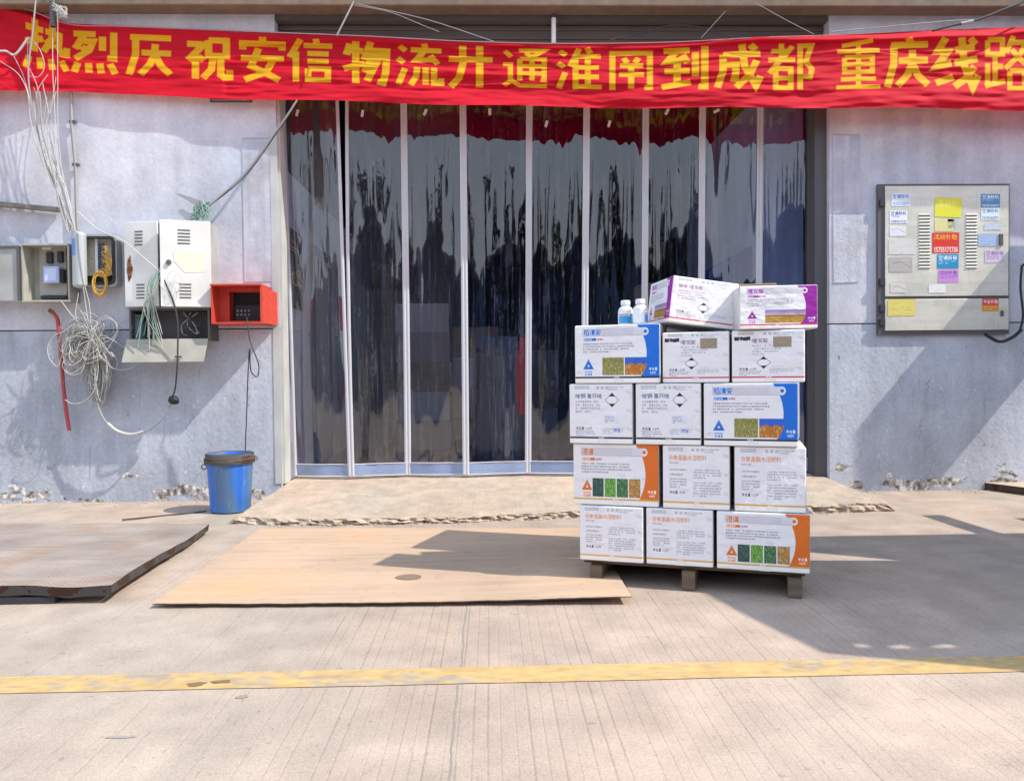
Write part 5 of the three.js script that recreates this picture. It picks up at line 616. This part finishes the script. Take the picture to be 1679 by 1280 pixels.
  const ac = thing('wall_unit', 'white wall-hung outdoor unit on brackets beyond the steel cabinet', 'air conditioner'); mesh('case', span(4.62, 5.3, 1.95, 2.42, 0.12, 0.6, 0.02), M.cabinetWhite, ac); mesh('bracket', span(4.7, 4.74, 1.91, 1.949, 0, 0.6), M.steelDark, ac); mesh('bracket', span(5.16, 5.2, 1.91, 1.949, 0, 0.6), M.steelDark, ac); const fan = new THREE.TorusGeometry(0.18, 0.012, 6, 24); fan.translate(4.9, 2.19, 0.606); mesh('fan_guard', fan, M.steelDark, ac);
}

// ---------- beyond the frame: the truck that shades the yard, and what the curtain mirrors ----------
{
  const t = thing('stake_truck', 'blue stake-body truck parked along the yard beside the pallet', 'truck', V(3.12, 0, 3.42)), blue = mat([0.10, 0.19, 0.36], { roughness: 0.4, side: THREE.DoubleSide });
  const hole = (pts) => new THREE.Path(pts.map(([z, y]) => new THREE.Vector2(-(z - 3.42), y)));
  const end = new THREE.Shape([[-0.98, 0.85], [0.98, 0.85], [0.98, 2.3], [0.6, 2.45], [0.1, 2.6], [-0.6, 2.6], [-0.98, 2.5]].map(([x, y]) => new THREE.Vector2(-x, y)));
  end.holes.push(hole([[2.72, 1.15], [2.62, 1.75], [2.88, 1.8]]), hole([[4.15, 1.72], [4.19, 1.80], [4.23, 1.86], [4.20, 1.70]]), hole([[4.21, 1.92], [4.26, 2.02], [4.29, 2.02], [4.25, 1.9]]), hole([[4.24, 2.08], [4.28, 2.16], [4.31, 2.15], [4.28, 2.07]]));
  const eg = new THREE.ExtrudeGeometry(end, { depth: 0.03, bevelEnabled: false }); eg.rotateY(Math.PI / 2); mesh('end_gate', eg, blue, t);
  mesh('bed', span(-0.01, 4.2, 0.78, 0.849, -0.98, 0.98), M.wood, t); for (const z of [-0.98, 0.95]) mesh('side_gate', span(0.0305, 4.2, 0.8495, 2.3, z, z + 0.03), blue, t);
  for (const [x, z] of [[0.85, -1.95], [1.4, -1.8]]) mesh('loose_plank', span(x, x + 0.13, 1.18, 1.21, z, -0.985), M.wood, t);
  mesh('chassis', span(0.1, 6.0, 0.55, 0.775, -0.4, 0.4), M.dark, t); mesh('cab', span(4.35, 5.9, 0.6, 2.3, -0.95, 0.95, 0.12), mat([0.12, 0.22, 0.42], { roughness: 0.3 }), t);
  for (const x of [0.9, 5.1]) for (const z of [-0.8, 0.8]) { const g = new THREE.CylinderGeometry(0.42, 0.42, 0.25, 28); g.rotateX(Math.PI / 2); g.translate(x, 0.421, z); const w = mesh('wheel', g, M.black, t), r = new THREE.CylinderGeometry(0.22, 0.22, 0.27, 20); r.rotateX(Math.PI / 2); r.translate(x, 0.421, z); mesh('rim', r, M.cabinetGrey, w); }
  for (const [y0, y1] of [[0.72, 0.84]]) mesh('bumper', span(-0.06, 0, y0 - 0.2, y1 - 0.2, -0.9, 0.9), M.steelDark, t);
  const o = thing('opposite_warehouse', 'long blue steel-clad warehouse across the yard facing the curtain', 'building', V(0, 0, 27)); mesh('wall', span(-26, 26, 0, 6.2, 0, 8), mat([0.05, 0.08, 0.24]), o); mesh('roof', span(-26.6, 26.6, 6.2, 6.6, -0.7, 8.5), mat([0.16, 0.18, 0.22]), o);
  for (let k = 0; k < 9; k++) { mesh('roller_door', span(-24 + k * 5.6, -20.4 + k * 5.6, 0.05, 3.8, -0.03, -0.002), mat([0.05, 0.08, 0.15]), o); const w = mesh('window', span(-23.4 + k * 5.6, -21 + k * 5.6, 4.4, 5.5, -0.02, -0.002), M.dark, o); mesh('frame', span(-22.24 + k * 5.6, -22.16 + k * 5.6, 4.4, 5.5, -0.03, -0.021), M.white, w); }
  const leafM = mat([0.035, 0.055, 0.035], { side: THREE.DoubleSide, roughness: 0.8 });
  [[-11, 22, 8.6], [0.5, 22, 8.2], [9.5, 22, 8.8]].forEach(([x, z, h], n) => {
    const tr = thing('street_tree', 'leafy green tree standing across the yard before the long warehouse', 'tree', V(x, 0, z), 'trees across the yard'); mesh('trunk', new THREE.CylinderGeometry(0.1, 0.22, h * 0.6, 10).translate(0, h * 0.3, 0), M.wood, tr);
    const lv = []; for (let k = 0; k < 700; k++) { const a = rr(0, 6.283), e = Math.acos(rr(-1, 1)), r = Math.cbrt(rr(0.25, 1)) * (1 + 0.3 * Math.sin(a * 3 + n)), g = new THREE.PlaneGeometry(0.45, 0.32); g.rotateX(rr(0, 6)); g.rotateY(rr(0, 6)); g.translate(Math.sin(e) * Math.cos(a) * r * 2.3, h * 0.66 + Math.cos(e) * r * h * 0.33, Math.sin(e) * Math.sin(a) * r * 2.0); lv.push(g); } mesh('crown', merge(lv), leafM, tr);
  });
}
renderer.render(scene, camera);
